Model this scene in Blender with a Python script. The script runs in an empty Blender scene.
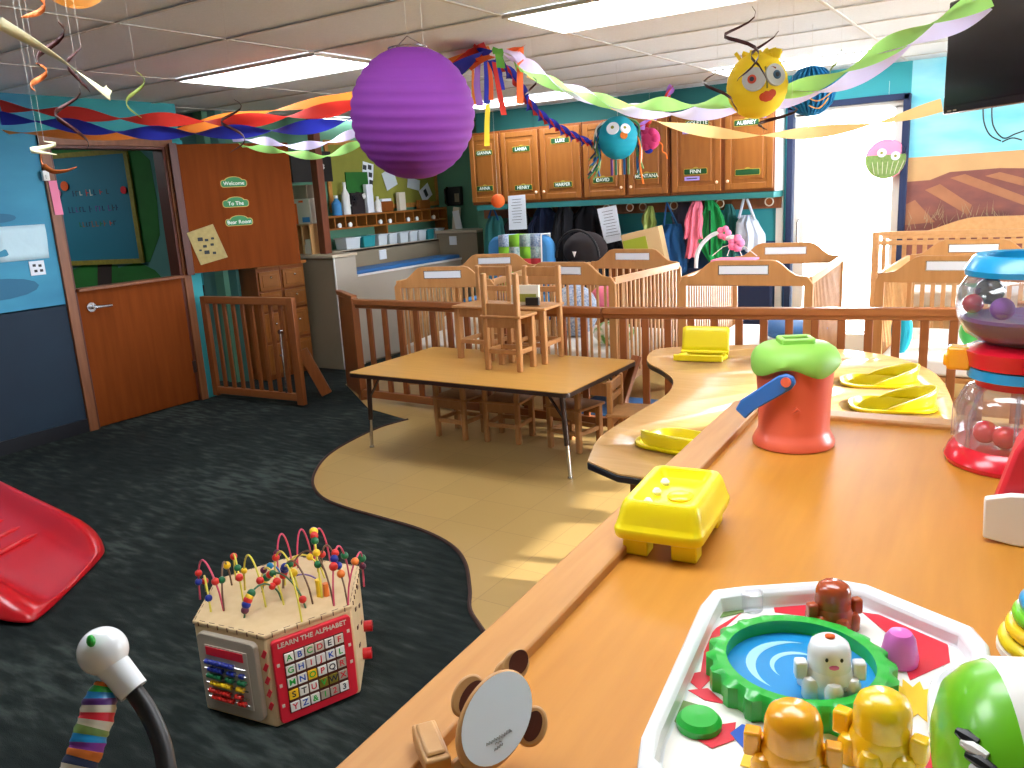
import bpy, math, random
from mathutils import Matrix, Vector, Euler
random.seed(7)
PI = math.pi
COL = bpy.context.scene.collection
R = math.radians
# ------------------------------------------------------------ camera frame (1024x768, f = 820 px)
FPX = 820.0
CAM = Vector((0, 0, 1.6))
def _n(v): return Vector(v).normalized()
_Y = _n((1053-512, 161-384, FPX)); _X = -_n((-780-512, 266-384, FPX))
_X = (_X - _Y*_X.dot(_Y)).normalized(); _Z = _X.cross(_Y)
if _Z.y > 0: _Z = -_Z
WR = Matrix((_X, _Y, _Z))                 # camera (right, down, forward) -> world
def ray(u, v): return WR @ Vector((u-512, v-384, FPX))
def onz(u, v, z): r = ray(u, v); return CAM + r*((z-CAM.z)/r.z)
def onx(u, v, x): r = ray(u, v); return CAM + r*(x/r.x)
def ony(u, v, y): r = ray(u, v); return CAM + r*(y/r.y)
def onv(u, v, a, b):                       # on the upright plane through a and b
    n = Vector((b[1]-a[1], -(b[0]-a[0]), 0)); r = ray(u, v)
    return CAM + r*((Vector(a)-CAM).dot(n)/r.dot(n))
# ------------------------------------------------------------ materials
def lin(c):
    if isinstance(c, str): c = [int(c[i:i+2], 16)/255 for i in (0, 2, 4)]
    return tuple((x/12.92 if x <= .04045 else ((x+.055)/1.055)**2.4) for x in c) + (1,)
def mat(name, col, rough=.5, metal=0, var=0, vs=6, stretch=(1, 1, 1), col2=None, bump=0, bs=60, emit=0, coat=0, alpha=1, contrast=.25, spec=.5):
    m = bpy.data.materials.new(name); m.use_nodes = True
    nt = m.node_tree; b = nt.nodes['Principled BSDF']
    b.inputs['Roughness'].default_value = rough; b.inputs['Metallic'].default_value = metal
    b.inputs['Specular IOR Level'].default_value = spec
    if coat: b.inputs['Coat Weight'].default_value = coat; b.inputs['Coat Roughness'].default_value = .15
    c = lin(col); b.inputs['Base Color'].default_value = c
    if alpha < 1: b.inputs['Alpha'].default_value = alpha
    if emit: b.inputs['Emission Color'].default_value = c; b.inputs['Emission Strength'].default_value = emit
    tc = nt.nodes.new('ShaderNodeTexCoord'); mp = nt.nodes.new('ShaderNodeMapping')
    nt.links.new(tc.outputs['Object'], mp.inputs['Vector'])
    mp.inputs['Scale'].default_value = stretch
    nz = nt.nodes.new('ShaderNodeTexNoise'); nz.inputs['Scale'].default_value = vs; nz.inputs['Detail'].default_value = 5
    nt.links.new(mp.outputs[0], nz.inputs['Vector'])
    if col2 or var:
        c2 = lin(col2) if col2 else tuple(max(0, x*(1-var)) for x in c[:3])+(1,)
        rp = nt.nodes.new('ShaderNodeValToRGB')
        rp.color_ramp.elements[0].position = .5-contrast; rp.color_ramp.elements[1].position = .5+contrast
        rp.color_ramp.elements[0].color = c2; rp.color_ramp.elements[1].color = c
        nt.links.new(nz.outputs[0], rp.inputs[0]); nt.links.new(rp.outputs[0], b.inputs['Base Color'])
    if bump:
        n2 = nt.nodes.new('ShaderNodeTexNoise'); n2.inputs['Scale'].default_value = bs
        nt.links.new(tc.outputs['Object'], n2.inputs['Vector'])
        bp = nt.nodes.new('ShaderNodeBump'); bp.inputs['Strength'].default_value = bump; bp.inputs['Distance'].default_value = .01
        nt.links.new(n2.outputs[0], bp.inputs['Height']); nt.links.new(bp.outputs[0], b.inputs['Normal'])
    return m
def clear(name, tint=(1, 1, 1), gloss=.1, rough=.03, haze=0, hcol=(1, 1, 1)):
    m = bpy.data.materials.new(name); m.use_nodes = True; nt = m.node_tree; nt.nodes.clear()
    o = nt.nodes.new('ShaderNodeOutputMaterial'); t = nt.nodes.new('ShaderNodeBsdfTransparent'); t.inputs[0].default_value = (*tint, 1)
    g = nt.nodes.new('ShaderNodeBsdfGlossy'); g.inputs['Roughness'].default_value = rough
    mx = nt.nodes.new('ShaderNodeMixShader'); lw = nt.nodes.new('ShaderNodeLayerWeight'); lw.inputs[0].default_value = .3
    ml = nt.nodes.new('ShaderNodeMath'); ml.operation = 'MULTIPLY_ADD'; ml.inputs[1].default_value = .6; ml.inputs[2].default_value = gloss
    nt.links.new(lw.outputs['Fresnel'], ml.inputs[0]); nt.links.new(ml.outputs[0], mx.inputs[0])
    nt.links.new(t.outputs[0], mx.inputs[1]); nt.links.new(g.outputs[0], mx.inputs[2])
    last = mx
    if haze:
        d = nt.nodes.new('ShaderNodeBsdfDiffuse'); d.inputs[0].default_value = (*hcol, 1)
        m2 = nt.nodes.new('ShaderNodeMixShader'); m2.inputs[0].default_value = haze
        nt.links.new(mx.outputs[0], m2.inputs[1]); nt.links.new(d.outputs[0], m2.inputs[2]); last = m2
    nt.links.new(last.outputs[0], o.inputs[0]); return m
M = {}
def woodm(key, c1, c2, stretch=(1, 1, 12), rough=.42, vs=5, coat=0):
    M[key] = mat(key, c1, rough, col2=c2, vs=vs, stretch=stretch, contrast=.3, coat=coat)
woodm('maple', 'C4842A', 'B2721C', (10, 1, 10), .5, 3)
woodm('rail_maple', 'C08A4C', 'AE763A', (12, 1, 12), .5, 4)
woodm('door_wood', '7E3C10', '6A2F08', (8, 8, .6), .75, 3); M['door_wood'].node_tree.nodes['Principled BSDF'].inputs['Specular IOR Level'].default_value = .12
woodm('trim_wood', '8A5431', '6E3E20', (8, 8, 1), .45, 4)
woodm('jamb_dark', '5A2412', '451A0C', (8, 8, 1), .45, 4)
woodm('cabinet_wood', '9E6226', '8A501A', (8, 8, .8), .42, 4)
woodm('cabinet_edge', '8A4A17', '743B0E', (8, 8, .8), .42, 4)
woodm('fence_wood', '905228', '7A421C', (8, 8, .8), .4, 5)
woodm('fence_rail', '9C5E32', '864E26', (.8, 8, 8), .4, 5)
woodm('crib_wood', 'C48E58', 'B07A44', (6, 6, .8), .42, 5)
woodm('crib_rail', 'CF9F6B', 'BE8A55', (6, .8, 6), .42, 5)
woodm('chair_wood', 'B9854F', 'A06C3A', (6, 6, 1), .5, 5)
woodm('toy_birch', 'D8BE94', 'CBAE80', (6, 6, 1), .5, 4)
woodm('toy_wood', 'C99C66', 'B8864E', (6, 6, 1), .45, 5)
woodm('laminate', 'CE9C50', 'C08C42', (.8, 9, 9), .28, 4)
woodm('laminate_pale', 'CBA067', 'BD9056', (.8, 9, 9), .25, 4)
woodm('pillar_wood', '7E4022', '602C14', (8, 8, .7), .5, 4)
P = lambda k, c, r=.4, **kw: M.__setitem__(k, mat(k, c, r, **kw))
P('ceiling_tile', 'E6E8EA', .95, var=.08, vs=90, bump=.15, bs=120, spec=.1)
P('grid_metal', 'CFCBC4', .7)
P('panel_light', 'F4F9FF', .6, emit=5.6)
P('frame_white', 'D9D7D0', .5)
P('carpet', '3C4342', .97, col2='2B3030', vs=2.2, stretch=(1, 3, 1), bump=.5, bs=300, spec=.1, contrast=.12)
P('carpet_edge', '3A1E16', .7)
P('wall_green', '568A70', .75, var=.1, vs=2)
P('wall_teal', '2F9AA2', .7, var=.06, vs=2)
P('wall_teal_dark', '24706E', .7, var=.06, vs=2)
P('wall_navy', '27507A', .75, var=.15, vs=3)
P('ocean_light', '3F98B8', .7, col2='2C7CA0', vs=1.6, stretch=(1, 1, 2.5))
P('ocean_dark', '152C3E', .8, col2='102234', vs=2)
P('whale_shade', '2C6A8A', .75)
P('wall_beige', 'A69B8A', .75, var=.05)
P('wall_cream', 'CFC6B4', .75)
P('mural_sky', '63C3DB', .75, col2='9ED7E0', vs=1.6, stretch=(1, 1, 3), contrast=.2)
P('mural_sand', 'C79E6B', .8, var=.15, vs=6)
P('mural_rock', '8E5648', .85, col2='6B4140', vs=5, stretch=(1, 1, 2))
P('mural_rock_light', 'A9714F', .85, var=.2, vs=9)
P('mural_grass', 'A48C6E', .85)
P('mural_green', '1F6B22', .8, var=.3, vs=4)
P('mural_dark', '2A1A12', .8)
P('mural_slate', '4E8079', .8, var=.15, vs=3)
P('board_teal', '0F6478', .7, var=.1, vs=2)
P('board_gold', '8A7C1E', .7, var=.35, vs=40)
P('cork_lime', '8C8C34', .8, var=.15, vs=8)
P('cork_edge', 'C98A3C', .7, var=.4, vs=40)
P('counter_beige', '8D8069', .7, var=.06)
P('counter_pale', 'B4AA9C', .6, var=.05)
P('counter_top', 'BFB19B', .4)
P('pad_blue', '2F68A5', .45)
P('mat_blue', '3F78B8', .5)
P('metal', 'BFBFBF', .25, metal=1)
P('metal_dark', '3A2A26', .4, metal=.3)
P('black', '0E0E12', .4)
P('black_gloss', '100A10', .15)
P('edge_black', '15161C', .35)
P('white', 'E6E6E2', .4)
P('white_plastic', 'E8ECF0', .22, coat=.3)
P('paper', 'DFE4EC', .8)
P('paper_crumpled', 'BFDDE8', .7, bump=.6, bs=18)
P('paper_old', 'B5A268', .8, var=.25, vs=30)
P('ink', '2E3238', .8)
P('lavender_paper', 'A993DE', .8)
P('pink_paper', 'E884A6', .8)
P('sign_green', '0F7A3A', .5)
P('plate_green', '0F4A20', .5)
P('plate_gold', 'B9A23C', .5)
P('letter_white', 'E8F0E8', .6)
P('lantern_purple', '8E3AA4', .75)
P('lantern_teal', '11A6BC', .75)
P('lantern_yellow', 'F6DC30', .75)
P('lantern_blue', '0C7CB4', .8)
P('lantern_orange', 'F2722A', .7)
P('eye_grey', 'B8B8B0', .7)
P('iris_blue', '3A5A70', .6)
P('mouth_red', 'C8441C', .6)
for k, c in dict(red='D0392F', blue='2C35A8', orange='F08A3A', deep_orange='E8662E', green='A2DA76', leaf='5AA03A', lavender='D6CAEE', white='E6E2F0', gold='F0C684', yellow='F2D63A', violet='A070C8', pink='E04C8A').items():
    P('crepe_'+k, c, .85)
P('swirl_dark', '3A1010', .35, metal=.4)
P('swirl_green', '8A9A4A', .4, metal=.3)
P('swirl_orange', 'D8763A', .4, metal=.3)
P('swirl_pale', 'EEEAC0', .4)
P('red_plastic', 'C4101C', .3, coat=.3)
P('red_gloss', 'D0182C', .2, coat=.4)
P('pail_coral', 'E4664A', .38, coat=.2)
P('pail_green', '8CC650', .5)
P('plastic_blue', '2A6EC0', .35, coat=.2)
P('cyan_blue', '1592C8', .3, coat=.3)
P('yellow_plastic', 'F2DC0A', .35, coat=.2)
P('seat_yellow', 'DCC808', .35, coat=.2)
P('amber', 'F2A50C', .25, coat=.4)
P('sun_yellow', 'F5C414', .25, coat=.4)
P('rust', 'A8431A', .22, coat=.4)
P('gear_green', '22AE3A', .3, coat=.3)
P('pool_blue', '1388C8', .35)
P('pool_pale', '9CD0E6', .35)
P('toy_pink', 'D86CC0', .3, coat=.3)
P('toy_lime', '6CC41A', .3, coat=.3)
P('toy_red', 'D42034', .45)
P('print_green', '7C9A50', .5, var=.4, vs=60)
P('print_white', 'E6E4DC', .5)
P('print_blue', '1450B4', .45)
P('print_sun', 'F0C020', .5)
P('purple_fill', '5A2A7A', .4)
P('brown_fabric', '241B1D', .9)
P('black_fabric', '15141A', .95)
P('navy_fabric', '1E2A4A', .9)
P('blue_fabric', '17568E', .9, var=.2, vs=9)
P('blue_chair', '3F86C0', .8)
P('pink_fabric', 'EE7A92', .9, var=.1, vs=12)
P('green_fabric', '129A4C', .9, var=.25, vs=12)
P('grey_fabric', '4C4A60', .9, var=.2, vs=10)
P('white_bag', 'C8D2E4', .5, var=.2, vs=10)
P('quilt_lime', '8AC834', .9); P('quilt_blue', '4C7CB8', .9, col2='E0E8F0', vs=60); P('quilt_white', 'DDE4E0', .9, col2='6A9A9A', vs=50); P('quilt_red', 'D03A40', .9)
P('sheet', 'F2F0EA', .9)
P('sheet_print', 'F0EEE6', .9, col2='6CA850', vs=14, contrast=.06)
P('box_kraft', 'C8A878', .85)
P('box_lime', '9AA428', .8)
P('bin_white', 'C6D0D6', .6); P('bin_teal', '1E8C94', .6)
P('skin_cloth', 'C8A890', .9)
P('concrete', 'E6E2DA', .9)
P('tv_black', '120A14', .2)
P('bead_red', 'D0281E', .35); P('bead_blue', '1C2C8C', .35); P('bead_green', '14683C', .35); P('bead_yellow', 'EEC21A', .35); P('bead_wine', '5A1A3A', .35); P('bead_orange', 'E87A2A', .35)
P('wire_pink', 'D04A68', .4); P('wire_yellow', 'D8C848', .4); P('wire_brown', '70503A', .4); P('wire_green', '3E6A4A', .4); P('wire_blue', '3A7AC0', .4); P('wire_violet', '8A70A8', .4)
P('mirror', 'E6F2FC', .8)
P('knob_peach', 'EFC2A0', .3)
P('flower_pink', 'F080A8', .8)
M['glass'] = clear('glass', (.97, .98, 1), .03)
M['clear_plastic'] = clear('clear_plastic', (.93, .93, .97), .08, .05, .06)
M['plexi'] = clear('plexi', (.98, .98, 1), .02, .08)
def translucent(key, k=.45):
    nt = M[key].node_tree; b = nt.nodes['Principled BSDF']; o = nt.nodes['Material Output']
    t = nt.nodes.new('ShaderNodeBsdfTranslucent'); mx = nt.nodes.new('ShaderNodeMixShader'); mx.inputs[0].default_value = k
    t.inputs[0].default_value = b.inputs['Base Color'].default_value
    nt.links.new(b.outputs[0], mx.inputs[1]); nt.links.new(t.outputs[0], mx.inputs[2]); nt.links.new(mx.outputs[0], o.inputs[0])
for _k in [q for q in M if q.startswith('crepe_') or q.startswith('lantern_')]: translucent(_k, .45 if _k.startswith('crepe') else .3)
def tiled(name, col, line, size, width, rough):
    m = mat(name, col, rough, var=.1, vs=4); nt = m.node_tree; b = nt.nodes['Principled BSDF']
    tc = nt.nodes.new('ShaderNodeTexCoord'); br = nt.nodes.new('ShaderNodeTexBrick')
    br.offset = 0; br.inputs['Scale'].default_value = 1; br.inputs['Brick Width'].default_value = size; br.inputs['Row Height'].default_value = size
    br.inputs['Mortar Size'].default_value = width; br.inputs['Color1'].default_value = lin(col); br.inputs['Color2'].default_value = tuple(x*.92 for x in lin(col)[:3])+(1,)
    br.inputs['Mortar'].default_value = lin(line)
    nt.links.new(tc.outputs['Object'], br.inputs['Vector']); nt.links.new(br.outputs['Color'], b.inputs['Base Color']); return m
M['vct'] = tiled('vct', 'B8975C', 'A08250', .305, .002, .3)
# carpet: wide soft patches with a woven fleck
def carpet_nodes():
    nt = M['carpet'].node_tree; b = nt.nodes['Principled BSDF']
    tc = nt.nodes.new('ShaderNodeTexCoord'); mp = nt.nodes.new('ShaderNodeMapping'); mp.inputs['Scale'].default_value = (4, 16, 1); mp.inputs['Rotation'].default_value = (0, 0, R(35))
    a = nt.nodes.new('ShaderNodeTexNoise'); a.inputs['Scale'].default_value = 1.1; a.inputs['Detail'].default_value = 6
    f = nt.nodes.new('ShaderNodeTexNoise'); f.inputs['Scale'].default_value = 1.6; f.inputs['Detail'].default_value = 4
    nt.links.new(tc.outputs['Object'], mp.inputs[0]); nt.links.new(mp.outputs[0], f.inputs['Vector']); nt.links.new(tc.outputs['Object'], a.inputs['Vector'])
    mu = nt.nodes.new('ShaderNodeMath'); mu.operation = 'MULTIPLY'; nt.links.new(a.outputs[0], mu.inputs[0]); nt.links.new(f.outputs[0], mu.inputs[1])
    rp = nt.nodes.new('ShaderNodeValToRGB'); e = rp.color_ramp.elements
    e[0].position = .16; e[0].color = lin('1E2323'); e[1].position = .40; e[1].color = lin('414946')
    k = rp.color_ramp.elements.new(.27); k.color = lin('292F2D')
    nt.links.new(mu.outputs[0], rp.inputs[0]); nt.links.new(rp.outputs[0], b.inputs['Base Color'])
carpet_nodes()
# ------------------------------------------------------------ mesh builder
class MB:
    def __init__(s, T=None): s.v = []; s.f = []; s.mi = []; s.mats = []; s.cur = 0; s.T = T or Matrix()
    def use(s, key):
        if key not in s.mats: s.mats.append(key)
        s.cur = s.mats.index(key); return s
    def add(s, vs, fs):
        if not s.mats: s.mats.append('white')
        o = len(s.v); s.v += [s.T @ Vector(p) for p in vs]
        s.f += [tuple(o+i for i in f) for f in fs]; s.mi += [s.cur]*len(fs); return s
    def box(s, c, d, rot=None, top=None):
        x, y, z = (q/2 for q in d); tx, ty = top or (1, 1)
        vs = [Vector(p) for p in ((-x, -y, -z), (x, -y, -z), (x, y, -z), (-x, y, -z), (-x*tx, -y*ty, z), (x*tx, -y*ty, z), (x*tx, y*ty, z), (-x*tx, y*ty, z))]
        if rot is not None: m = rot if isinstance(rot, Matrix) else Euler(rot).to_matrix(); vs = [m @ p for p in vs]
        c = Vector(c)
        return s.add([p+c for p in vs], [(0, 3, 2, 1), (4, 5, 6, 7), (0, 1, 5, 4), (1, 2, 6, 5), (2, 3, 7, 6), (3, 0, 4, 7)])
    def bar(s, a, b, w, h, up=(0, 0, 1)):
        a = Vector(a); b = Vector(b); d = (b-a); L = d.length; d.normalize(); u = Vector(up)
        if abs(d.dot(u)) > .98: u = Vector((0, 1, 0))
        x = u.cross(d).normalized(); u = d.cross(x)
        return s.box((a+b)/2, (w, h, L), Matrix((x, u, d)).transposed())
    def prism(s, poly, z0, z1):
        n = len(poly); ar = sum(poly[i][0]*poly[(i+1) % n][1]-poly[(i+1) % n][0]*poly[i][1] for i in range(n))
        if ar < 0: poly = poly[::-1]
        vs = [(p[0], p[1], z0) for p in poly]+[(p[0], p[1], z1) for p in poly]
        return s.add(vs, [tuple(range(n-1, -1, -1)), tuple(range(n, 2*n))]+[(i, (i+1) % n, n+(i+1) % n, n+i) for i in range(n)])
    def prismy(s, poly, y0, y1):           # poly in x,z, extruded along y
        T = s.T; s.T = T @ Matrix(((1, 0, 0, 0), (0, 0, -1, 0), (0, 1, 0, 0), (0, 0, 0, 1))); s.prism(poly, -y1, -y0); s.T = T; return s
    def lathe(s, prof, n=32, c=(0, 0, 0), axis=None):
        T = s.T; s.T = T @ Matrix.Translation(c)
        if axis is not None: s.T = s.T @ Vector((0, 0, 1)).rotation_difference(Vector(axis)).to_matrix().to_4x4()
        vs = []; fs = []
        for r, z in prof:
            vs += [(r*math.cos(2*PI*i/n), r*math.sin(2*PI*i/n), z) for i in range(n)]
        for k in range(len(prof)-1):
            for i in range(n): j = (i+1) % n; fs.append((k*n+i, k*n+j, (k+1)*n+j, (k+1)*n+i))
        s.add(vs, fs); s.T = T; return s
    def cyl(s, a, b, r, r2=None, n=16):
        a = Vector(a); b = Vector(b); L = (b-a).length; r2 = r if r2 is None else r2
        return s.lathe([(0, 0), (r, 0), (r2, L), (0, L)], n, a, b-a)
    def ball(s, c, r, n=20, k=10, rot=None):
        rx, ry, rz = (r, r, r) if not hasattr(r, '__len__') else r
        T = s.T; s.T = T @ Matrix.Translation(c) @ (rot.to_4x4() if rot is not None else Matrix()) @ Matrix.Diagonal((rx, ry, rz, 1))
        s.lathe([(max(math.sin(PI*i/k), 0), -math.cos(PI*i/k)) for i in range(k+1)], n); s.T = T; return s
    def tube(s, pts, r, n=8, closed=False):
        pts = [Vector(p) for p in pts]; N = len(pts); rs = r if hasattr(r, '__len__') else [r]*N
        vs = []; fs = []; pn = None
        for i, p in enumerate(pts):
            a = pts[(i-1) % N] if (closed or i) else p; b = pts[(i+1) % N] if (closed or i < N-1) else p
            t = (b-a).normalized()
            if pn is None: u = Vector((0, 0, 1)) if abs(t.z) < .9 else Vector((1, 0, 0)); pn = (u-t*u.dot(t)).normalized()
            else: pn = (pn-t*pn.dot(t)).normalized()
            q = t.cross(pn)
            vs += [p+rs[i]*(pn*math.cos(2*PI*k/n)+q*math.sin(2*PI*k/n)) for k in range(n)]
        for i in range(N if closed else N-1):
            j = (i+1) % N
            for k in range(n): l = (k+1) % n; fs.append((i*n+k, i*n+l, j*n+l, j*n+k))
        if not closed: fs += [tuple(range(n-1, -1, -1)), tuple((N-1)*n+k for k in range(n))]
        return s.add(vs, fs)
    def loft(s, rings, cap=True):          # rings: lists of equal numbers of points
        n = len(rings[0]); vs = [p for r in rings for p in r]; fs = []
        for i in range(len(rings)-1):
            for k in range(n): l = (k+1) % n; fs.append((i*n+k, i*n+l, (i+1)*n+l, (i+1)*n+k))
        if cap: fs += [tuple(range(n-1, -1, -1)), tuple((len(rings)-1)*n+k for k in range(n))]
        return s.add(vs, fs)
    def sheet(s, grid):                    # open grid of points
        r = len(grid); c = len(grid[0])
        return s.add([p for g in grid for p in g], [(i*c+j, i*c+j+1, (i+1)*c+j+1, (i+1)*c+j) for i in range(r-1) for j in range(c-1)])
    def build(s, name, parent=None, loc=None, rz=0, bevel=0, sub=0, solid=0, smooth=True, ang=35, rot=None, seg=2):
        me = bpy.data.meshes.new(name); me.from_pydata([tuple(p) for p in s.v], [], s.f); me.update()
        for k in (s.mats or ['white']): me.materials.append(M[k])
        if len(s.mats) > 1: me.polygons.foreach_set('material_index', s.mi)
        if smooth:
            me.polygons.foreach_set('use_smooth', [True]*len(me.polygons))
            try: me.set_sharp_from_angle(angle=R(ang))
            except Exception: pass
        o = bpy.data.objects.new(name, me); COL.objects.link(o)
        if parent: o.parent = parent
        if loc is not None: o.location = loc
        if rot is not None: o.rotation_euler = rot
        elif rz: o.rotation_euler = (0, 0, rz)
        if solid: md = o.modifiers.new('solid', 'SOLIDIFY'); md.thickness = solid; md.offset = 0
        if bevel: md = o.modifiers.new('bevel', 'BEVEL'); md.width = bevel; md.segments = seg; md.limit_method = 'ANGLE'; md.angle_limit = R(40); md.harden_normals = False
        if sub: md = o.modifiers.new('sub', 'SUBSURF'); md.levels = sub; md.render_levels = sub
        return o
def mb(key=None, T=None):
    m = MB(T)
    if key: m.use(key)
    return m
def tag(o, label, cat, group=None):
    o['label'] = label; o['category'] = cat
    if group: o['group'] = group
    return o
def thing(name, label, cat, loc=(0, 0, 0), rz=0, group=None):
    o = bpy.data.objects.new(name, None); COL.objects.link(o); o.empty_display_size = .05
    o.location = loc; o.rotation_euler = (0, 0, rz); return tag(o, label, cat, group)
def struct(name, m, **kw): o = m.build(name, **kw); o['kind'] = 'structure'; return o
def dup(o, parent=None):
    c = o.copy(); COL.objects.link(c); c.parent = parent
    for ch in list(o.children): dup(ch, c)
    return c
def dupt(root, loc, rz, label, scale=None):
    c = dup(root); c.location = loc; c.rotation_euler = (0, 0, rz); c['label'] = label
    if scale: c.scale = (scale,)*3
    return c
def text(body, size, key, parent, loc, rot, name='lettering', ext=.0004, align='CENTER', bold=0):
    cu = bpy.data.curves.new(name, 'FONT'); cu.body = body; cu.size = size; cu.extrude = ext; cu.align_x = align; cu.align_y = 'CENTER'; cu.offset = bold
    t = bpy.data.objects.new(name, cu); COL.objects.link(t); bpy.context.view_layer.update()
    me = bpy.data.meshes.new_from_object(t.evaluated_get(bpy.context.evaluated_depsgraph_get())); bpy.data.objects.remove(t)
    me.materials.clear(); me.materials.append(M[key]); o = bpy.data.objects.new(name, me); COL.objects.link(o)
    if parent: o.parent = parent
    o.location = loc; o.rotation_euler = rot; return o
def smooth_path(pts, n=8):
    pts = [Vector(p) for p in pts]; out = []
    for i in range(len(pts)-1):
        p0 = pts[max(i-1, 0)]; p1 = pts[i]; p2 = pts[i+1]; p3 = pts[min(i+2, len(pts)-1)]
        for k in range(n):
            t = k/n
            out.append(.5*((2*p1)+(p2-p0)*t+(2*p0-5*p1+4*p2-p3)*t*t+(3*p1-p0-3*p2+p3)*t**3))
    out.append(pts[-1]); return out
def ribbon(m, pts, w, turns, ph=0, n=10, pinch=.0, org=None):
    ps = smooth_path(pts, n); L = [0]      # with org, twists are spaced by viewing angle, as crepe slackens toward the far end
    for i in range(1, len(ps)):
        q = 1 if org is None else 1/(ps[i]+org-CAM).length
        L.append(L[-1]+(ps[i]-ps[i-1]).length*q)
    rows = []
    for i, p in enumerate(ps):
        t = (ps[min(i+1, len(ps)-1)]-ps[max(i-1, 0)]).normalized(); up = Vector((0, 0, 1))
        if abs(t.z) > .9: up = Vector((1, 0, 0))
        a = (up-t*up.dot(t)).normalized(); b = t.cross(a); th = ph+PI*turns*L[i]/L[-1]
        ww = w*(1-pinch*abs(math.sin(th))); d = a*math.cos(th)+b*math.sin(th)
        rows.append([p-d*ww/2, p, p+d*ww/2])
    return m.sheet(rows)
def rrect(w, h, r, n=5, cx=0, cy=0):
    out = []
    for (sx, sy, a0) in ((1, 1, 0), (-1, 1, 90), (-1, -1, 180), (1, -1, 270)):
        for k in range(n+1):
            a = R(a0+90*k/n); out.append((cx+sx*(w/2-r)+r*math.cos(a), cy+sy*(h/2-r)+r*math.sin(a)))
    return out
def ell(rx, ry, n=24, cx=0, cy=0): return [(cx+rx*math.cos(2*PI*i/n), cy+ry*math.sin(2*PI*i/n)) for i in range(n)]
# ============================================================ THE ROOM
XL = -6.05; YB = 7.6; ZC = 2.44
struct('floor', mb('carpet').box((-3, 3, -.03), (14, 12, .06)))
# vinyl area with the wavy edge; the fence stands on its far border
curve = [onz(u, v, 0) for u, v in ((408, 420), (380, 428), (350, 442), (328, 456), (316, 471), (313, 485), (322, 498), (345, 508), (380, 518), (420, 530), (450, 545), (465, 563), (470, 590), (470, 610), (480, 627), (500, 655))]
cv = smooth_path(curve, 5)
poly = [(p.x, p.y) for p in cv]+[(-1.3, 1.4), (-.55, 1.2), (-.45, -2.4), (2.55, -2.4), (2.55, 1.4), (2.55, 7.55), (-5.2, 7.55), (-5.2, 5.2), (-4.4, 4.62)]  # vinyl carried on unseen behind the counter to bounce light to the ceiling
struct('floor.001', mb('vct').prism(poly, -.002, .004), smooth=False)
struct('trim_1', mb('carpet_edge').tube([(p.x, p.y, .004) for p in cv], .009, 6))
# ceiling and its grid
struct('ceiling', mb('ceiling_tile').box((-3, 3, ZC+.04), (14, 12, .06)), smooth=False)
g = mb('grid_metal')
for k in range(-7, 10): g.box((-3, 2.42+.612*k, ZC+.003), (13.9, .02, .005))
for k in range(-4, 5): g.box((-2.33+1.29*k, 3, ZC+.003), (.02, 11.9, .0055))
struct('trim_2', g, smooth=False)
# left wall with the door opening y 3.36..4.30
w = mb('ocean_light')
w.box((XL-.06, .4, 1.72), (.12, 5.8, 1.5)).use('ocean_dark').box((XL-.06, .4, .49), (.12, 5.8, .98))
w.use('wall_teal').box((XL-.06, 3.88, 2.31), (.12, 1.16, .30)).box((XL-.06, 4.43, 1.08), (.12, .1, 2.17))
w.use('whale_shade').prismy([(0, 0), (.001, 0), (.001, .001)], 0, .001)
struct('wall_left', w, smooth=False)
wh = mb('whale_shade')
for (cy, cz, ry, rz_, n) in ((2.62, 1.14, .5, .07, 0), (2.85, 1.62, .2, .03, 0)):
    wh.add([(XL+.004, cy+ry*math.cos(2*PI*i/20), cz+rz_*math.sin(2*PI*i/20)*(1+.4*math.cos(2*PI*i/20))) for i in range(20)], [tuple(range(20))])
struct('wall_left_mural', wh)
t = mb('trim_wood')
t.box((XL+.008, 3.325, 1.09), (.03, .07, 2.18)).box((XL+.008, 4.335, 1.09), (.03, .07, 2.18)).box((XL+.008, 3.83, 2.145), (.032, 1.08, .07))
t.use('jamb_dark').box((XL-.06, 3.37, 1.06), (.13, .025, 2.12)).box((XL-.06, 4.29, 1.06), (.13, .025, 2.12)).box((XL-.06, 3.83, 2.1), (.13, .92, .025))
struct('trim_3', t, bevel=.004)
# lower half of the dutch door
d = mb('door_wood'); d.box((XL-.02, 3.83, .535), (.045, .905, 1.05))
d.use('trim_wood').box((XL-.005, 3.83, 1.068), (.11, .905, .022))
d1 = struct('door_1', d, bevel=.003)
h = mb('metal').cyl((XL+.003, 3.47, .93), (XL+.017, 3.47, .93), .036, n=24).cyl((XL+.01, 3.47, .93), (XL+.06, 3.47, .93), .013)
h.tube([(XL+.055, 3.47, .93), (XL+.058, 3.50, .93), (XL+.055, 3.61, .925)], [.012, .012, .009], 10)
h.build('door_handle', d1)
mb('metal_dark').box((XL+.004, 4.285, .3), (.012, .03, .1)).build('hinge', d1)
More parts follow.
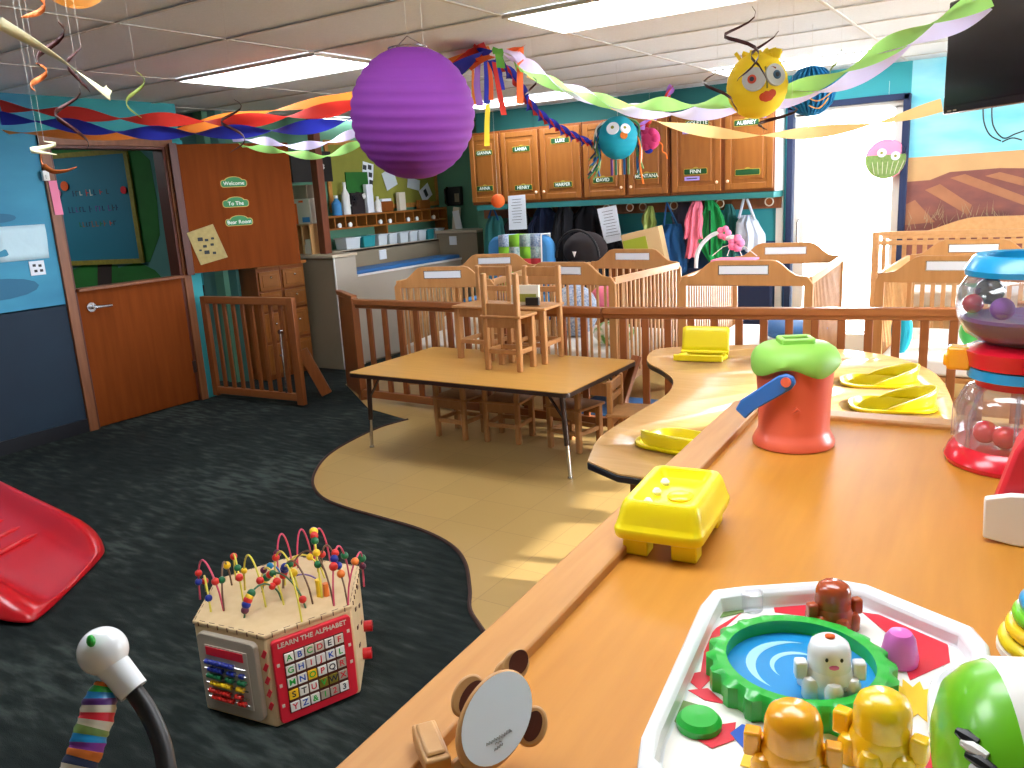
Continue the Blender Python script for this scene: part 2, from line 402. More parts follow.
# hall behind the opening
W0 = Vector((-6.22, 4.98, 0)); WA = math.atan2(-math.sin(R(16)), -math.cos(R(16))); WD = Vector((math.cos(WA), math.sin(WA), 0))
w = mb('mural_slate', Matrix.Translation(W0) @ Matrix.Rotation(WA, 4, 'Z'))
w.box((1.2, -.05, 1.22), (2.4, .1, 2.44))
struct('wall_hall', w, smooth=False)
WT = Matrix.Translation(W0) @ Matrix.Rotation(WA, 4, 'Z')     # local +y faces the room
WTI = WT.inverted()
def onhall(u, v): return WTI @ onv(u, v, W0, W0+WD)
g = mb('mural_green', WT)
def hpoly(m, pts, y0=.0, y1=.003): return m.prismy([(onhall(*p).x, onhall(*p).z) for p in pts], y0, y1)
hpoly(g, [(43, 141), (130, 141), (150, 160), (157, 200), (160, 235), (150, 262), (136, 262), (130, 160), (45, 160)])
hpoly(g, [(66, 290), (72, 270), (90, 262), (118, 266), (120, 295)]); hpoly(g, [(112, 285), (118, 268), (138, 262), (155, 270), (166, 282)])
g.use('mural_dark'); hpoly(g, [(98, 262), (112, 262), (112, 300), (98, 300)], .0, .006)
g.use('wall_teal'); hpoly(g, [(186, 268), (202, 268), (204, 285), (188, 287)], 0, .004)
g.use('mural_dark'); hpoly(g, [(188, 287), (204, 285), (206, 310), (190, 312)], 0, .004)
struct('wall_hall_mural', g, smooth=False)
struct('wall_hall_added', mb('wall_green').box((-9.9, 3, 1.22), (.1, 12, 2.44)).box((-7.6, 8.9, 1.22), (4.7, .1, 2.44)), smooth=False)  # unseen walls added to keep daylight from leaking into the hall
# alcove behind the upper door: wall x=-6.3, back wall y=8.2
XA = -6.3
w = mb('wall_green'); w.box((XA-.06, 6.55, 1.22), (.12, 3.3, 2.44))
struct('wall_alcove', w, smooth=False)
w = mb('wall_green').box((-5.8, 8.26, 1.22), (1.2, .12, 2.44)).box((-5.22, 7.93, 1.22), (.08, .6, 2.44))
struct('wall_alcove_back', w, smooth=False)
# back wall: x -5.26 .. 3.4 with the glass door opening -1.95..-1.0, z 0..2.19
w = mb('wall_green').box((-4.9, YB+.06, .5), (.72, .12, 1.0)).box((-4.9, YB+.06, 1.48), (.72, .12, .96)).use('wall_teal_dark').box((-4.9, YB+.06, 2.2), (.72, .12, .48))
w.use('wall_teal_dark').box((-3.35, YB+.06, 2.2), (2.4, .12, .48)).use('wall_teal').box((-3.35, YB+.06, 1.5), (2.4, .12, .92)).use('wall_navy').box((-3.35, YB+.06, .52), (2.4, .12, 1.04))
w.use('wall_teal').box((-2.05, YB+.06, 1.5), (.2, .12, .92)).box((-2.05, YB+.06, 2.2), (.2, .12, .48)).use('wall_navy').box((-2.05, YB+.06, .52), (.2, .12, 1.04))
w.use('wall_teal').box((-1.475, YB+.06, 2.315), (.95, .12, .25))
w.use('mural_sky').box((1.2, YB+.06, 1.22), (4.4, .12, 2.44))
struct('wall_back', w, smooth=False)
# painted desert on the right part of the back wall
def bp(u, v): p = ony(u, v, YB); return (p.x, p.z)
m = mb('mural_sand').prismy([(-1.0, bp(907, 158)[1]), (3.4, 1.72), (3.4, .0), (-1.0, 0)], YB-.003, YB)
m.use('mural_rock').prismy([bp(905, 182), bp(930, 180), bp(950, 172), bp(1000, 168), (.6, 1.5), (3.4, 1.5), (3.4, .9), (-1, .9)], YB-.005, YB)
m.use('mural_rock_light')
for q in ([(925, 190), (940, 184), (972, 205), (968, 215)], [(950, 178), (965, 174), (1024, 196), (1024, 205)], [(905, 205), (915, 200), (935, 222), (905, 225)], [(985, 176), (1000, 172), (1024, 178), (1024, 186)]):
    m.prismy([bp(*p) for p in q], YB-.007, YB)
m.use('mural_grass')
rr = random.Random(3)
for i in range(60):
    u = rr.uniform(906, 1010); v = rr.uniform(214, 232); a = rr.uniform(-8, 8)
    p, q = bp(u, v), bp(u+a, v-rr.uniform(6, 16)); m.prismy([p, (p[0]+.006, p[1]), q], YB-.009, YB)
struct('wall_back_mural', m, smooth=False)
# front and right walls, right one with an added unseen window to let daylight in
w = mb('wall_cream').box((-3, -2.56, 1.22), (14, .12, 2.44)); struct('wall_front', w, smooth=False)
w = mb('mural_sky')
w.box((2.66, .5, 1.22), (.12, 6.2, 2.44)).box((2.66, 7.3, 1.22), (.12, .8, 2.44)).box((2.66, 5.25, .4), (.12, 3.3, .8)).box((2.66, 5.25, 2.36), (.12, 3.3, .16))
struct('wall_right', w, smooth=False)
w = mb('frame_white')
for y in (3.62, 5.25, 6.88): w.box((2.66, y, 1.54), (.08, .05, 1.48))
w.box((2.66, 5.25, .82), (.1, 3.3, .04)).box((2.66, 5.25, 2.26), (.1, 3.3, .04))
wo = struct('added_window_1', w); mb('glass').box((2.66, 5.25, 1.54), (.006, 3.2, 1.4)).build('glass_pane', wo)
# glass door
t = mb('grid_metal'); t.use('navy_fabric')
xa, xb, zt = -1.95, -1.0, 2.19
t.box((xa+.02, YB-.02, zt/2), (.05, .1, zt)).box((xb-.02, YB-.02, zt/2), (.05, .1, zt)).box(((xa+xb)/2, YB-.02, zt-.02), (xb-xa, .1, .05))
struct('trim_4', t, bevel=.004)
t = mb('frame_white').box((xa+.1, YB, 1.06), (.09, .045, 2.1)).box((xb-.08, YB, 1.06), (.06, .045, 2.1)).box(((xa+xb)/2, YB, 2.12), (.86, .045, .06)).box(((xa+xb)/2, YB, .12), (.86, .045, .2))
d3 = struct('door_2', t, bevel=.003)
mb('glass').box(((xa+xb)/2, YB, 1.15), (.74, .006, 1.9)).build('glass_pane', d3)
mb('metal').tube([(xa+.1, YB-.03, 1.0), (xa+.1, YB-.07, 1.02), (xa+.1, YB-.07, 1.2), (xa+.1, YB-.03, 1.22)], .01).build('door_handle', d3)
struct('ground', mb('concrete').box((-1, 16, -.1), (30, 16.6, .1)).box((9, 4, -.1), (12, 12, .1)), smooth=False)
tr = mb('frame_white').box((-2.02, YB-.01, 1.1), (.06, .03, 2.2)); struct('trim_5', tr)
# skirting on the left wall
struct('baseboard_left', mb('edge_black').box((XL+.006, .4, .05), (.012, 5.78, .1)), smooth=False)
# ------------------------------------------------------------ ceiling lights
def ceiling_light(x0, x1, y0, y1, label):
    t = thing('ceiling_light', label, 'ceiling light', ((x0+x1)/2, (y0+y1)/2, ZC), group='fluorescent panels in the tile ceiling')
    w, d = x1-x0, y1-y0
    mb('panel_light').box((0, 0, -.002), (w-.03, d-.03, .008)).build('diffuser', t)
    f = mb('frame_white')
    for s in (-1, 1): f.box((0, s*(d/2-.01), -.006), (w, .02, .012)).box((s*(w/2-.01), 0, -.006), (.02, d-.04, .012))
    f.build('frame', t); return t
gx = lambda k: -2.33+1.29*k
gy = lambda k: 2.42+.612*k
ceiling_light(gx(-2), gx(-1), gy(2), gy(3), 'glowing ceiling panel left of the purple lantern')
ceiling_light(gx(0), gx(1), gy(2), gy(3), 'large glowing ceiling panel right of the streamer knot, cut by the top edge')
ceiling_light(gx(-2), gx(-1), 6.72, 7.2, 'far glowing ceiling panel above the left cupboards, behind the hanging streamers')
ceiling_light(gx(0), gx(1), 6.6, 7.15, 'glowing ceiling panel beside the yellow lantern, nearest the glass door')
ceiling_light(gx(-4)+.1, gx(-3), 6.3, 6.9, 'glowing ceiling panel beyond the blue streamer in the left alcove')
ceiling_light(-8.6, -7.4, 3.0, 3.6, 'added unseen ceiling panel brightening the hall behind the half door')  # unseen lamp added to lift the dark hall
ceiling_light(gx(-2), gx(-1), gy(-3), gy(-2), 'added unseen ceiling panel over the left of the room behind the viewer')  # this and the next are added behind the camera to light the room
ceiling_light(gx(0), gx(1), gy(-3), gy(-2), 'added unseen ceiling panel over the right of the room behind the viewer')
ceiling_light(gx(1), gx(2), gy(-2), gy(-1), 'added ceiling panel brightening the foreground counter, out of frame')  # added out of view to brighten the counter and its toys
# ------------------------------------------------------------ upper half of the dutch door, swung into the room
HP = Vector((-5.99, 4.36, 0)); e = onz(282, 141, 2.14); DA = math.atan2(e.y-HP.y, e.x-HP.x); DL = .92
DT = Matrix.Translation(HP) @ Matrix.Rotation(DA, 4, 'Z'); DTI = DT.inverted(); DD = Vector((math.cos(DA), math.sin(DA), 0))
def ondoor(u, v): p = DTI @ onv(u, v, HP, HP+DD); return p
d = mb('door_wood').box((DL/2+.01, 0, 1.605), (DL, .042, 1.04))
d.use('jamb_dark').box((-.02, .02, 1.605), (.06, .09, 1.06))
struct('door_3', d, bevel=.003, loc=HP, rz=DA)
def sticker_loc(u, v, off=.024): p = ondoor(u, v); return (DT @ Vector((p.x, -off, p.z)))
def door_sign(u, v, body, label, w=.21):
    t = thing('door_sign', label, 'sign', sticker_loc(u, v), DA, 'green signs on the swung door panel')
    pl = rrect(w, .052, .02); cap = [( .07*math.cos(a), .022+.03*math.sin(a)) for a in [PI*i/10 for i in range(11)]]
    mb('plate_gold').prismy(rrect(w+.012, .062, .024), -.001, .0).prismy([(c[0]*1.1, c[1]*1.1) for c in cap], -.001, 0).build('edge', t)
    mb('sign_green').prismy(pl, -.003, -.001).prismy(cap, -.0025, -.001).build('plate', t)
    text(body, .044, 'letter_white', t, (0, -.0036, 0), (PI/2, 0, 0)); return t
door_sign(233, 183.5, 'Welcome', 'green street style sign reading Welcome, top one on the wooden door panel')
door_sign(235, 203.5, 'To The', 'green street style sign reading To The, middle one on the wooden door panel')
door_sign(238.5, 222, 'Bear Room', 'green street style sign reading Bear Room, lowest on the wooden door panel', .22)
# crumpled newsletter taped on the panel
q = [ondoor(*p) for p in ((186, 233), (212, 224), (227, 257), (200, 265))]
m = mb('paper_old').prismy([(p.x, p.z) for p in q], -.028, -.026).use('ink')
c0 = sum((Vector((p.x, 0, p.z)) for p in q), Vector())/4
for (a, b, s) in ((-.05, .05, .03), (0, .04, .02), (.05, .05, .018), (-.02, -.01, .022), (.04, 0, .02), (-.01, -.06, .03), (.05, -.07, .02), (-.06, -.04, .015)):
    m.prismy([(c0.x+a+x, c0.z+b+z) for x, z in rrect(s*1.4, s, .004)], -.0285, -.028)
tag(m.build('newsletter', loc=HP, rz=DA), 'yellowed printed newsletter sheet taped low on the open wooden door panel', 'paper')
# ------------------------------------------------------------ bulletin board in the hall
q = [onhall(*p) for p in ((50, 157), (127, 147), (145, 261), (64, 266))]
x0 = (q[0].x+q[3].x)/2; x1 = (q[1].x+q[2].x)/2; z1 = (q[0].z+q[1].z)/2; z0 = (q[2].z+q[3].z)/2
bt = thing('bulletin_board', 'teal bulletin board with gold border in the hall beyond the half door', 'bulletin board', WT @ Vector(((x0+x1)/2, .012, (z0+z1)/2)), WA)
bw = abs(x1-x0); bh = z1-z0
mb('board_teal').box((0, .0, 0), (bw-.04, .012, bh-.04)).build('panel', bt)
f = mb('board_gold')
for s in (-1, 1): f.box((s*(bw/2-.015), .004, 0), (.045, .02, bh)).box((0, .004, s*(bh/2-.015)), (bw, .02, .045))
f.build('frame', bt)
rr = random.Random(21)
for k, (x0_, x1_, zz, keys_) in enumerate(((-.22, .2, .15, ('crepe_red', 'ink', 'navy_fabric', 'wall_cream')), (-.3, .27, .0, ('navy_fabric', 'ink', 'purple_fill', 'ink')), (-.2, .2, -.14, ('mouth_red', 'mural_green', 'ink', 'cabinet_edge')))):
    m = mb('ink'); x_ = x0_
    while x_ < x1_:                                        # cut paper letters, too blurred in the photograph to read
        w_ = rr.uniform(.018, .034); h_ = rr.uniform(.04, .06); m.use(rr.choice(keys_))
        m.box((-x_, .0072, zz), (.008, .002, h_)).box((-x_-w_*.4, .0072, zz+rr.choice((-.5, 0, .5))*h_*.8), (w_*.8, .002, .008)); x_ += w_+.014
        if rr.random() < .18: x_ += .03
    m.build('paper_letters', bt)
for (u, v, k, nm, lab) in ((67, 186, 'crepe_deep_orange', .045, 'orange paper circle on the left of the teal bulletin board'), (60, 193, 'pink_paper', .04, 'pink paper circle at the left rim of the teal bulletin board'), (126, 190, 'red_plastic', .035, 'red paper circle at the right rim of the teal bulletin board')):
    p = onhall(u, v); tag(mb(k).cyl((0, 0, 0), (0, .004, 0), nm, n=24).build('paper_circle', loc=WT @ Vector((p.x, .03, p.z)), rz=WA), lab, 'paper circle', 'paper circles on the hall board')
# papers on the left wall and the door casing
p = onx(22, 243, XL)
g = [[(0, -.17+.34*j/6, -.12+.24*i/5) for j in range(7)] for i in range(6)]
g = [[(.006+.012*math.sin(9*y+5*z)*math.cos(14*z-6*y), y, z) for x, y, z in r] for r in g]
m = mb('paper_crumpled').sheet(g)
tag(m.build('crinkled_paper', loc=(XL+.004, p.y, p.z), solid=.001), 'large crinkled pale blue sheet hung on the blue wall left of the door', 'paper')
p = onx(37, 268, XL); m = mb('paper').box((0, 0, 0), (.006, .105, .1)).use('ink')
for a, b in ((-.02, .02), (.02, .015), (-.015, -.02), (.025, -.02)): m.box((.0035, a, b), (.001, .022, .018))
tag(m.build('wall_notice', loc=(XL+.004, p.y, p.z)), 'small square notice with black marks under the crinkled blue sheet', 'notice')
p = onx(55, 198, XL); tag(mb('pink_paper').box((0, 0, 0), (.004, .06, .24), (0.03, 0, 0)).build('pink_note', loc=(XL+.03, p.y-.01, p.z)), 'tall pink paper strip stuck on the wooden door casing', 'note')
p = onx(40, 176, XL); tag(mb('white').box((0, 0, 0), (.03, .045, .07)).box((.018, 0, -.01), (.012, .02, .03)).build('door_chime_box', loc=(XL+.035, p.y+.02, p.z), bevel=.004), 'small white sensor box at the top left of the door casing', 'sensor')
# ------------------------------------------------------------ gate beside the half door
def slats(m, x0, x1, n, w, d, z0, z1, y=0):
    for i in range(n): x = x0+(x1-x0)*(i+.5)/n; m.box((x, y, (z0+z1)/2), (w, d, z1-z0))
GA = Vector((-5.98, 4.40, 0)); GB = Vector((-4.93, 4.46, 0)); gl = (GB-GA).length
gt = thing('safety_gate', 'low wooden slatted gate standing open beside the half door', 'gate', GA, math.atan2(GB.y-GA.y, GB.x-GA.x))
mb('fence_wood').box((.03, 0, .46), (.06, .04, .86)).build('hinge_post', gt, bevel=.004)
mb('fence_wood').box((gl-.035, 0, .455), (.07, .045, .87)).build('latch_post', gt, bevel=.004)
mb('fence_rail').box((gl/2, 0, .86), (gl-.12, .045, .06)).build('top_rail', gt, bevel=.004)
mb('fence_rail').box((gl/2, 0, .08), (gl-.12, .04, .06)).build('bottom_rail', gt, bevel=.004)
for i in range(8):
    x = .1+(gl-.2)*(i+.5)/8
    mb('fence_wood').box((x, 0, .47), (.038, .018, .72)).build('slat', gt, bevel=.003)
mb('metal').tube([(gl-.16, -.035, .12), (gl-.15, -.035, .62)], .008).cyl((gl-.15, -.045, .62), (gl-.15, -.02, .62), .018).build('latch_rod', gt)
b0 = Vector((-4.86, 4.62, .56)); b1 = Vector((-4.52, 4.75, .03))
b0 = onz(302, 350, .42); b1 = onz(327, 394, .03)
tag(mb('fence_wood').bar(b0, b1, .03, .09).build('prop_board', bevel=.003), 'slanting wooden prop board behind the open gate', 'board')
# ------------------------------------------------------------ fence
def fence(a, b, n, label, h=.838, wide=.055, nl=1):
    a = Vector(a); b = Vector(b); L = (b-a).length
    t = thing('slatted_fence', label, 'fence', a, math.atan2(b.y-a.y, b.x-a.x), 'wooden fence round the crib area')
    mb('fence_rail').box((L/2, 0, h-.02), (L, .06, .045)).box((L/2, -.0, h-.055), (L, .03, .03)).build('top_rail', t, bevel=.006)
    mb('fence_rail').box((L/2, 0, .07), (L, .045, .06)).build('bottom_rail', t, bevel=.004)
    for i in range(n):
        x = .06+(L-.12)*(i+.5)/n
        mb('fence_wood').box((x, 0, (h-.08+.1)/2+.0), (.046, .022, h-.16)).build('slat', t, bevel=.003)
    return t
f1 = fence((-4.6, 4.8, 0), (-2.385, 4.75, 0), 13, 'slatted wooden fence section running behind the rectangular table')
f2 = fence((-2.383, 4.75, 0), (-.12, 5.16, 0), 15, 'long slatted wooden fence section in front of the cribs on the right')
t = thing('wooden_screen', 'solid wooden screen with post at the left end of the fence', 'fence panel', (-4.63, 4.82, 0), math.atan2(.30, -.46))
mb('fence_wood').box((.28, 0, .42), (.5, .03, .80)).build('panel', t, bevel=.004)
mb('fence_rail').box((.28, 0, .845), (.56, .05, .04)).build('cap_rail', t, bevel=.005)
mb('fence_wood').box((.02, .0, .425), (.075, .055, .84)).build('post', t, bevel=.004)
a = onz(605, 412, .2); mb_ = mb('fence_wood').bar(ony(616, 424, 4.5), ony(637, 356, 4.68), .06, .03)
tag(mb_.build('fence_brace', bevel=.003), 'leaning wooden brace where the two fence sections meet', 'brace')
t = thing('wooden_post', 'wooden post ending the fence behind the clear toy on the right', 'fence post', (-.06, 5.18, 0))
mb('fence_wood').box((0, 0, .425), (.07, .07, .85)).build('post', t, bevel=.005)
mb('fence_rail').box((0, 0, .86), (.085, .085, .02)).build('cap', t, bevel=.004)
# ============================================================ ALCOVE COUNTER, SHELF, BACK WALL
# drawer units left of the counter
for k, (y0, y1) in enumerate(((5.02, 5.3), (5.3, 5.6))):
    t = thing('drawer_cabinet', ('wooden drawer cabinet nearest the door panel in the alcove', 'wooden drawer cabinet against the beige counter in the alcove')[k], 'cabinet', (XA, (y0+y1)/2, 0), group='drawer cabinets in the alcove')
    w = y1-y0
    mb('cabinet_edge').box((.15, 0, .53), (.3, w-.004, 1.04)).build('body', t, bevel=.003)
    for j, z in enumerate((.93, .74, .5, .2)):
        hh = (.17, .17, .26, .28)[j]
        dr = mb('cabinet_wood').box((.308, 0, z), (.02, w-.04, hh)).box((.32, 0, z), (.008, w-.1, hh-.06)).build('drawer', t, bevel=.003)
        mb('metal').ball((.335, 0, z+.03), .011, 10, 6).build('knob', dr)
tag(mb('cabinet_wood').box((0, 0, 0), (.34, .6, .03)).build('cabinet_top', loc=(XA+.17, 5.31, 1.066), bevel=.004), 'wooden top board over the alcove drawer cabinets', 'worktop')
# changing counter
t = thing('changing_counter', 'beige built in changing counter with raised ledge under the green wall', 'counter', (-5.67, 5.68, 0))
mb('counter_beige').box((-.30, .01, .54), (.6, .02, 1.08)).box((-.31, 1.045, .44), (.58, 2.0, .88)).build('body', t)
mb('counter_pale').box((-.008, .15, .54), (.016, .3, 1.08)).box((-.008, 1.17, .45), (.016, 1.74, .86)).build('front_panel', t)  # face toward the light: its brightness is put into a paler beige
mb('counter_beige').box((-.168, .16, .985), (.3, .27, .19)).build('end_block', t)
mb('counter_beige').box((-.36, 1.4, 1.0), (.06, 2.22, .22)).build('back_panel', t)
mb('counter_top').box((-.3, .14, 1.1), (.64, .34, .03)).box((-.47, 1.4, 1.1), (.28, 2.24, .03)).build('ledge', t, bevel=.005)
mb('white').box((.0, 1.17, .885), (.02, 1.74, .02)).box((.004, 0, .55), (.012, .014, 1.08)).build('edge_strip', t)
mb('lavender_paper').box((.004, .03, .05), (.014, .07, .09)).build('corner_bumper', t)
p = onx(382.5, 254.5, -6.0); mb('paper').box((-.325, p.y-5.68, p.z), (.012, .11, .1)).build('outlet_plate', t, bevel=.002)
tag(mb('pad_blue').box((0, 0, 0), (.3, 1.74, .05)).build('changing_pad', loc=(-5.84, 6.86, .908), bevel=.018, seg=3), 'long blue vinyl changing pad on the beige counter', 'changing pad')
# return piece of the counter
p0 = ony(438, 262, 7.75); p1 = ony(478, 262, 7.75)
t = thing('counter_return', 'beige counter end with white outlet plate, beyond the changing pad', 'counter', ((p0.x+p1.x)/2, 7.96, 0))
mb('counter_beige').box((0, 0, .62), (p1.x-p0.x, .4, 1.1)).build('body', t)
mb('counter_top').box((0, 0, 1.19), (p1.x-p0.x+.03, .44, .03)).build('top', t, bevel=.005)
mb('paper').box((-.05, -.205, 1.09), (.1, .012, .1)).build('outlet_plate', t, bevel=.002)
tag(mb('wall_green').cyl((0, 0, 0), (0, .04, 0), .24, n=40).build('green_cushion_disc', loc=(-5.42, 8.07, 1.3), bevel=.01), 'dark green round board leaning behind the counter end', 'board')
# pigeonhole shelf on the ledge
YS0, YS1 = 6.05, 8.1
t = thing('pigeonhole_shelf', 'wooden shelf with a row of small pigeonholes above the white bins', 'shelf', (XA+.09, 0, 0))
for z_ in (1.455, 1.33): mb('cabinet_wood').box((0, (YS0+YS1)/2, z_), (.18, YS1-YS0, .018)).build('shelf_board', t)
n = 13
for i in range(1, n): mb('cabinet_wood').box((0, YS0+(YS1-YS0)*i/n, 1.39), (.18, .016, .11)).build('divider', t)
for y in (YS0, YS1): mb('cabinet_wood').box((0, y, 1.295), (.18, .02, .35)).build('end_board', t)
mb('cabinet_wood').box((0, 7.0, 1.26), (.18, .02, .13)).build('middle_board', t)
rr = random.Random(5)
for i in range(9):
    y = YS0+(YS1-YS0)*(rr.choice(range(13))+.5)/13
used = [1, 2, 5, 6, 8, 9, 11]
names = ['in the pigeonhole nearest the pillar', 'in the second filled pigeonhole from the pillar', 'in the third filled pigeonhole from the pillar', 'in the middle filled pigeonhole', 'in the third filled pigeonhole from the far end', 'in the second filled pigeonhole from the far end', 'in the pigeonhole nearest the phone']
for i, k in enumerate(used):
    y = YS0+(YS1-YS0)*(k+.5)/n
    t = thing('pacifier', 'small white pacifier '+names[i], 'pacifier', (XA+.15, y, 1.34), group='pacifiers in the pigeonholes')
    mb('white').ball((0, 0, .022), (.018, .022, .022), 12, 6).build('nipple', t)
    mb('white').cyl((.014, 0, .022), (.02, 0, .022), .026, n=14).build('shield', t)
# bins
bins = [(346, 362, 'bin_white'), (364, 377, 'bin_teal'), (379, 389, 'bin_white'), (390, 399, 'bin_white'), (401, 410, 'bin_white'), (411, 419, 'bin_white'), (420, 428, 'bin_white'), (429, 436, 'bin_teal'), (437, 446, 'bin_white')]
pl = ['white bin at the left end of the ledge row', 'wide teal bin near the left of the ledge row', 'white bin just right of the wide teal bin', 'white bin second right of the wide teal bin', 'white bin in the middle of the ledge row', 'white bin right of the middle of the ledge row', 'white bin just left of the narrow teal bin', 'narrow teal bin near the phone end of the row', 'white bin at the phone end of the ledge row']
for (u0, u1, k), lb in zip(bins, pl):
    a = onx(u0, 243, -6.03).y; b = onx(u1, 240, -6.03).y; w = min(b-a, .28)-.015
    t = thing('storage_bin', lb, 'bin', (-6.12, min((a+b)/2, 8.05), 1.116), group='storage bins on the changing counter ledge')
    mb(k).box((0, 0, .055), (.15, w*.85, .11), Matrix.Rotation(PI, 3, 'X') if 0 else None, (1.1, 1.12)).build('body', t, bevel=.006)
    mb(k).box((0, 0, .112), (.18, w, .012)).build('rim', t, bevel=.003)
# alcove cork board
a = onx(350, 165, XA); b = onx(436, 180, XA)
y0, y1, z0, z1 = 6.35, 8.14, 1.52, 2.2
t = thing('cork_board', 'lime green pin board with patterned border on the alcove wall', 'pin board', (XA+.012, (y0+y1)/2, (z0+z1)/2))
mb('cork_lime').box((0, 0, 0), (.015, y1-y0, z1-z0)).build('panel', t)
f = mb('cork_edge')
for s in (-1, 1): f.box((.006, s*(y1-y0)/2, 0), (.015, .05, z1-z0+.05)).box((.006, 0, s*(z1-z0)/2), (.015, y1-y0, .05))
f.build('border', t)
for (u, v, w, h, rot, k, lb) in ((367, 175, .17, .26, -.2, 'paper', 'photo sheet with black squares pinned at the left of the lime board'), (389, 179, .2, .2, .35, 'bin_white', 'tilted blank sheet pinned right of the photo sheet'), (413, 184, .22, .12, -.2, 'bin_white', 'pale sheet pinned just under the purple lantern'), (425, 193, .2, .16, .5, 'paper', 'white sheet with dark shape pinned near the right border')):
    p = onx(u, v, XA+.02); m = mb(k).box((0, 0, 0), (.004, w, h), (rot, 0, 0))
    if lb[:5] == 'photo' or 'dark' in lb:
        m.use('ink')
        for yy in ((-.04, .04) if lb[:5] == 'photo' else (0,)):
            for zz in ((-.08, 0, .08) if lb[:5] == 'photo' else (0,)): m.box((.003, yy, zz), (.002, .055, .05 if lb[:5] == 'photo' else .09), (rot, 0, 0))
    tag(m.build('pinned_sheet', loc=(XA+.03, p.y, p.z)), lb, 'paper', 'sheets pinned on the lime board')
# things standing on the pigeonhole shelf
def bottle(u, v, k, h, r, lb):
    p = onx(u, v, XA+.1); t = thing('bottle', lb, 'bottle', (XA+.1, p.y, 1.465), group='bottles on the pigeonhole shelf')
    mb(k).lathe([(0, 0), (r, 0), (r, h*.6), (r*.4, h*.8), (r*.35, h*.86), (0, h*.86)], 16).build('body', t)
    mb('white').cyl((0, 0, h*.86), (0, 0, h), r*.42, n=12).build('cap', t)
bottle(337, 210, 'blue_chair', .2, .05, 'squat blue bottle beside the pillar on the shelf')
bottle(346, 205, 'white', .33, .045, 'tall white spray bottle right of the blue bottle')
bottle(378, 208, 'white', .17, .04, 'short white bottle in front of the lime board')
p = onx(357, 205, XA+.1); m = mb('black_fabric')
rr = random.Random(8)
for i in range(16): m.use(('black_fabric', 'white', 'brown_fabric')[i % 3]).box((rr.uniform(-.03, .04), rr.uniform(-.1, .1), .05+rr.uniform(0, .16)), (.05, .04, .05), (rr.random(), rr.random(), 0))
m.use('brown_fabric').box((0, 0, .11), (.07, .2, .22))
tag(m.build('woven_basket', loc=(XA+.09, p.y, 1.465)), 'black and white speckled basket on the shelf behind the bottles', 'basket')
for (u, w, h, k, lb) in ((370, .1, .3, 'paper', 'upright white folder right of the speckled basket'), (386, .22, .11, 'cabinet_edge', 'low brown box of papers on the shelf'), (402, .11, .2, 'wall_cream', 'upright cream booklet at the right of the shelf'), (424, .2, .1, 'cabinet_wood', 'small wooden tray at the far end of the shelf')):
    p = onx(u, 205, XA+.1); m = mb(k).box((0, 0, h/2), (.05, w, h))
    if 'papers' in lb: m.use('paper').box((0, .0, h+.015), (.05, w*.8, .03), (0, 0, .1))
    tag(m.build('shelf_item' if 0 else ('folder' if 'folder' in lb else 'paper_box' if 'box' in lb else 'booklet' if 'booklet' in lb else 'wooden_tray'), loc=(XA+.09, p.y, 1.467), bevel=.004), lb, 'folder' if 'folder' in lb else 'box' if 'box' in lb else 'booklet' if 'booklet' in lb else 'tray')
# pillar at the counter corner
pp = onz(321, 249, 1.12)
pv = Vector((-5.92, 5.84, 0))
struct('trim_6', mb('pillar_wood').box((pv.x, pv.y, (1.115+ZC)/2), (.085, .085, ZC-1.115)), bevel=.006)
# left of pillar: small wooden shelf with papers, grey bin, cardboard rack
sx = pv.x-.26
t = thing('paper_rack', 'small wooden rack holding cartons left of the pillar', 'rack', (sx, 5.86, 1.115))
mb('toy_wood').box((-.1, 0, .14), (.015, .2, .28)).box((.04, 0, .14), (.015, .2, .28)).box((.15, 0, .14), (.015, .2, .28)).box((.02, 0, .285), (.3, .22, .012)).build('rack_frame', t, bevel=.002)
mb('wall_cream').box((.1, -.02, .12), (.07, .14, .05)).box((.1, -.02, .05), (.08, .16, .09)).build('carton', t)
t = thing('orange_carton', 'white and orange printed carton on the rack left of the pillar', 'carton', (sx+.03, 5.86, 1.408))
mb('wall_cream').box((0, 0, .12), (.24, .12, .24)).build('box', t, bevel=.002)
mb('lantern_orange').box((-.085, -.061, .1), (.05, .004, .2)).box((0, -.061, .215), (.06, .004, .02)).build('print_panel', t)
mb('blue_chair').box((.05, -.061, .04), (.1, .004, .05)).build('print_picture', t)
t = thing('grey_bin', 'grey plastic bin on top of the orange carton', 'bin', (sx+.0, 5.88, 1.65))
mb('counter_beige').box((0, 0, .06), (.24, .15, .12), None, (1.06, 1.06)).build('body', t, bevel=.004); mb('counter_beige').box((0, 0, .122), (.27, .18, .012)).build('rim', t)
p = ony(305, 180, 7.0)
t = thing('black_poster', 'black framed sign with a white arrow behind the pillar', 'sign', (XA+.02, 6.12, 1.96))
mb('black').box((0, 0, 0), (.02, .55, .3)).build('panel', t)
mb('white').box((.012, .12, -.03), (.004, .1, .03), (.6, 0, 0)).box((.012, .12, .03), (.004, .1, .03), (-.6, 0, 0)).box((.012, .06, 0), (.004, .12, .02)).build('arrow', t)
tag(mb('mural_green').box((0, 0, 0), (.012, .34, .24)).build('green_card', loc=(XA+.03, 6.75, 1.78)), 'plain green card on the alcove wall beside the pin board', 'card')
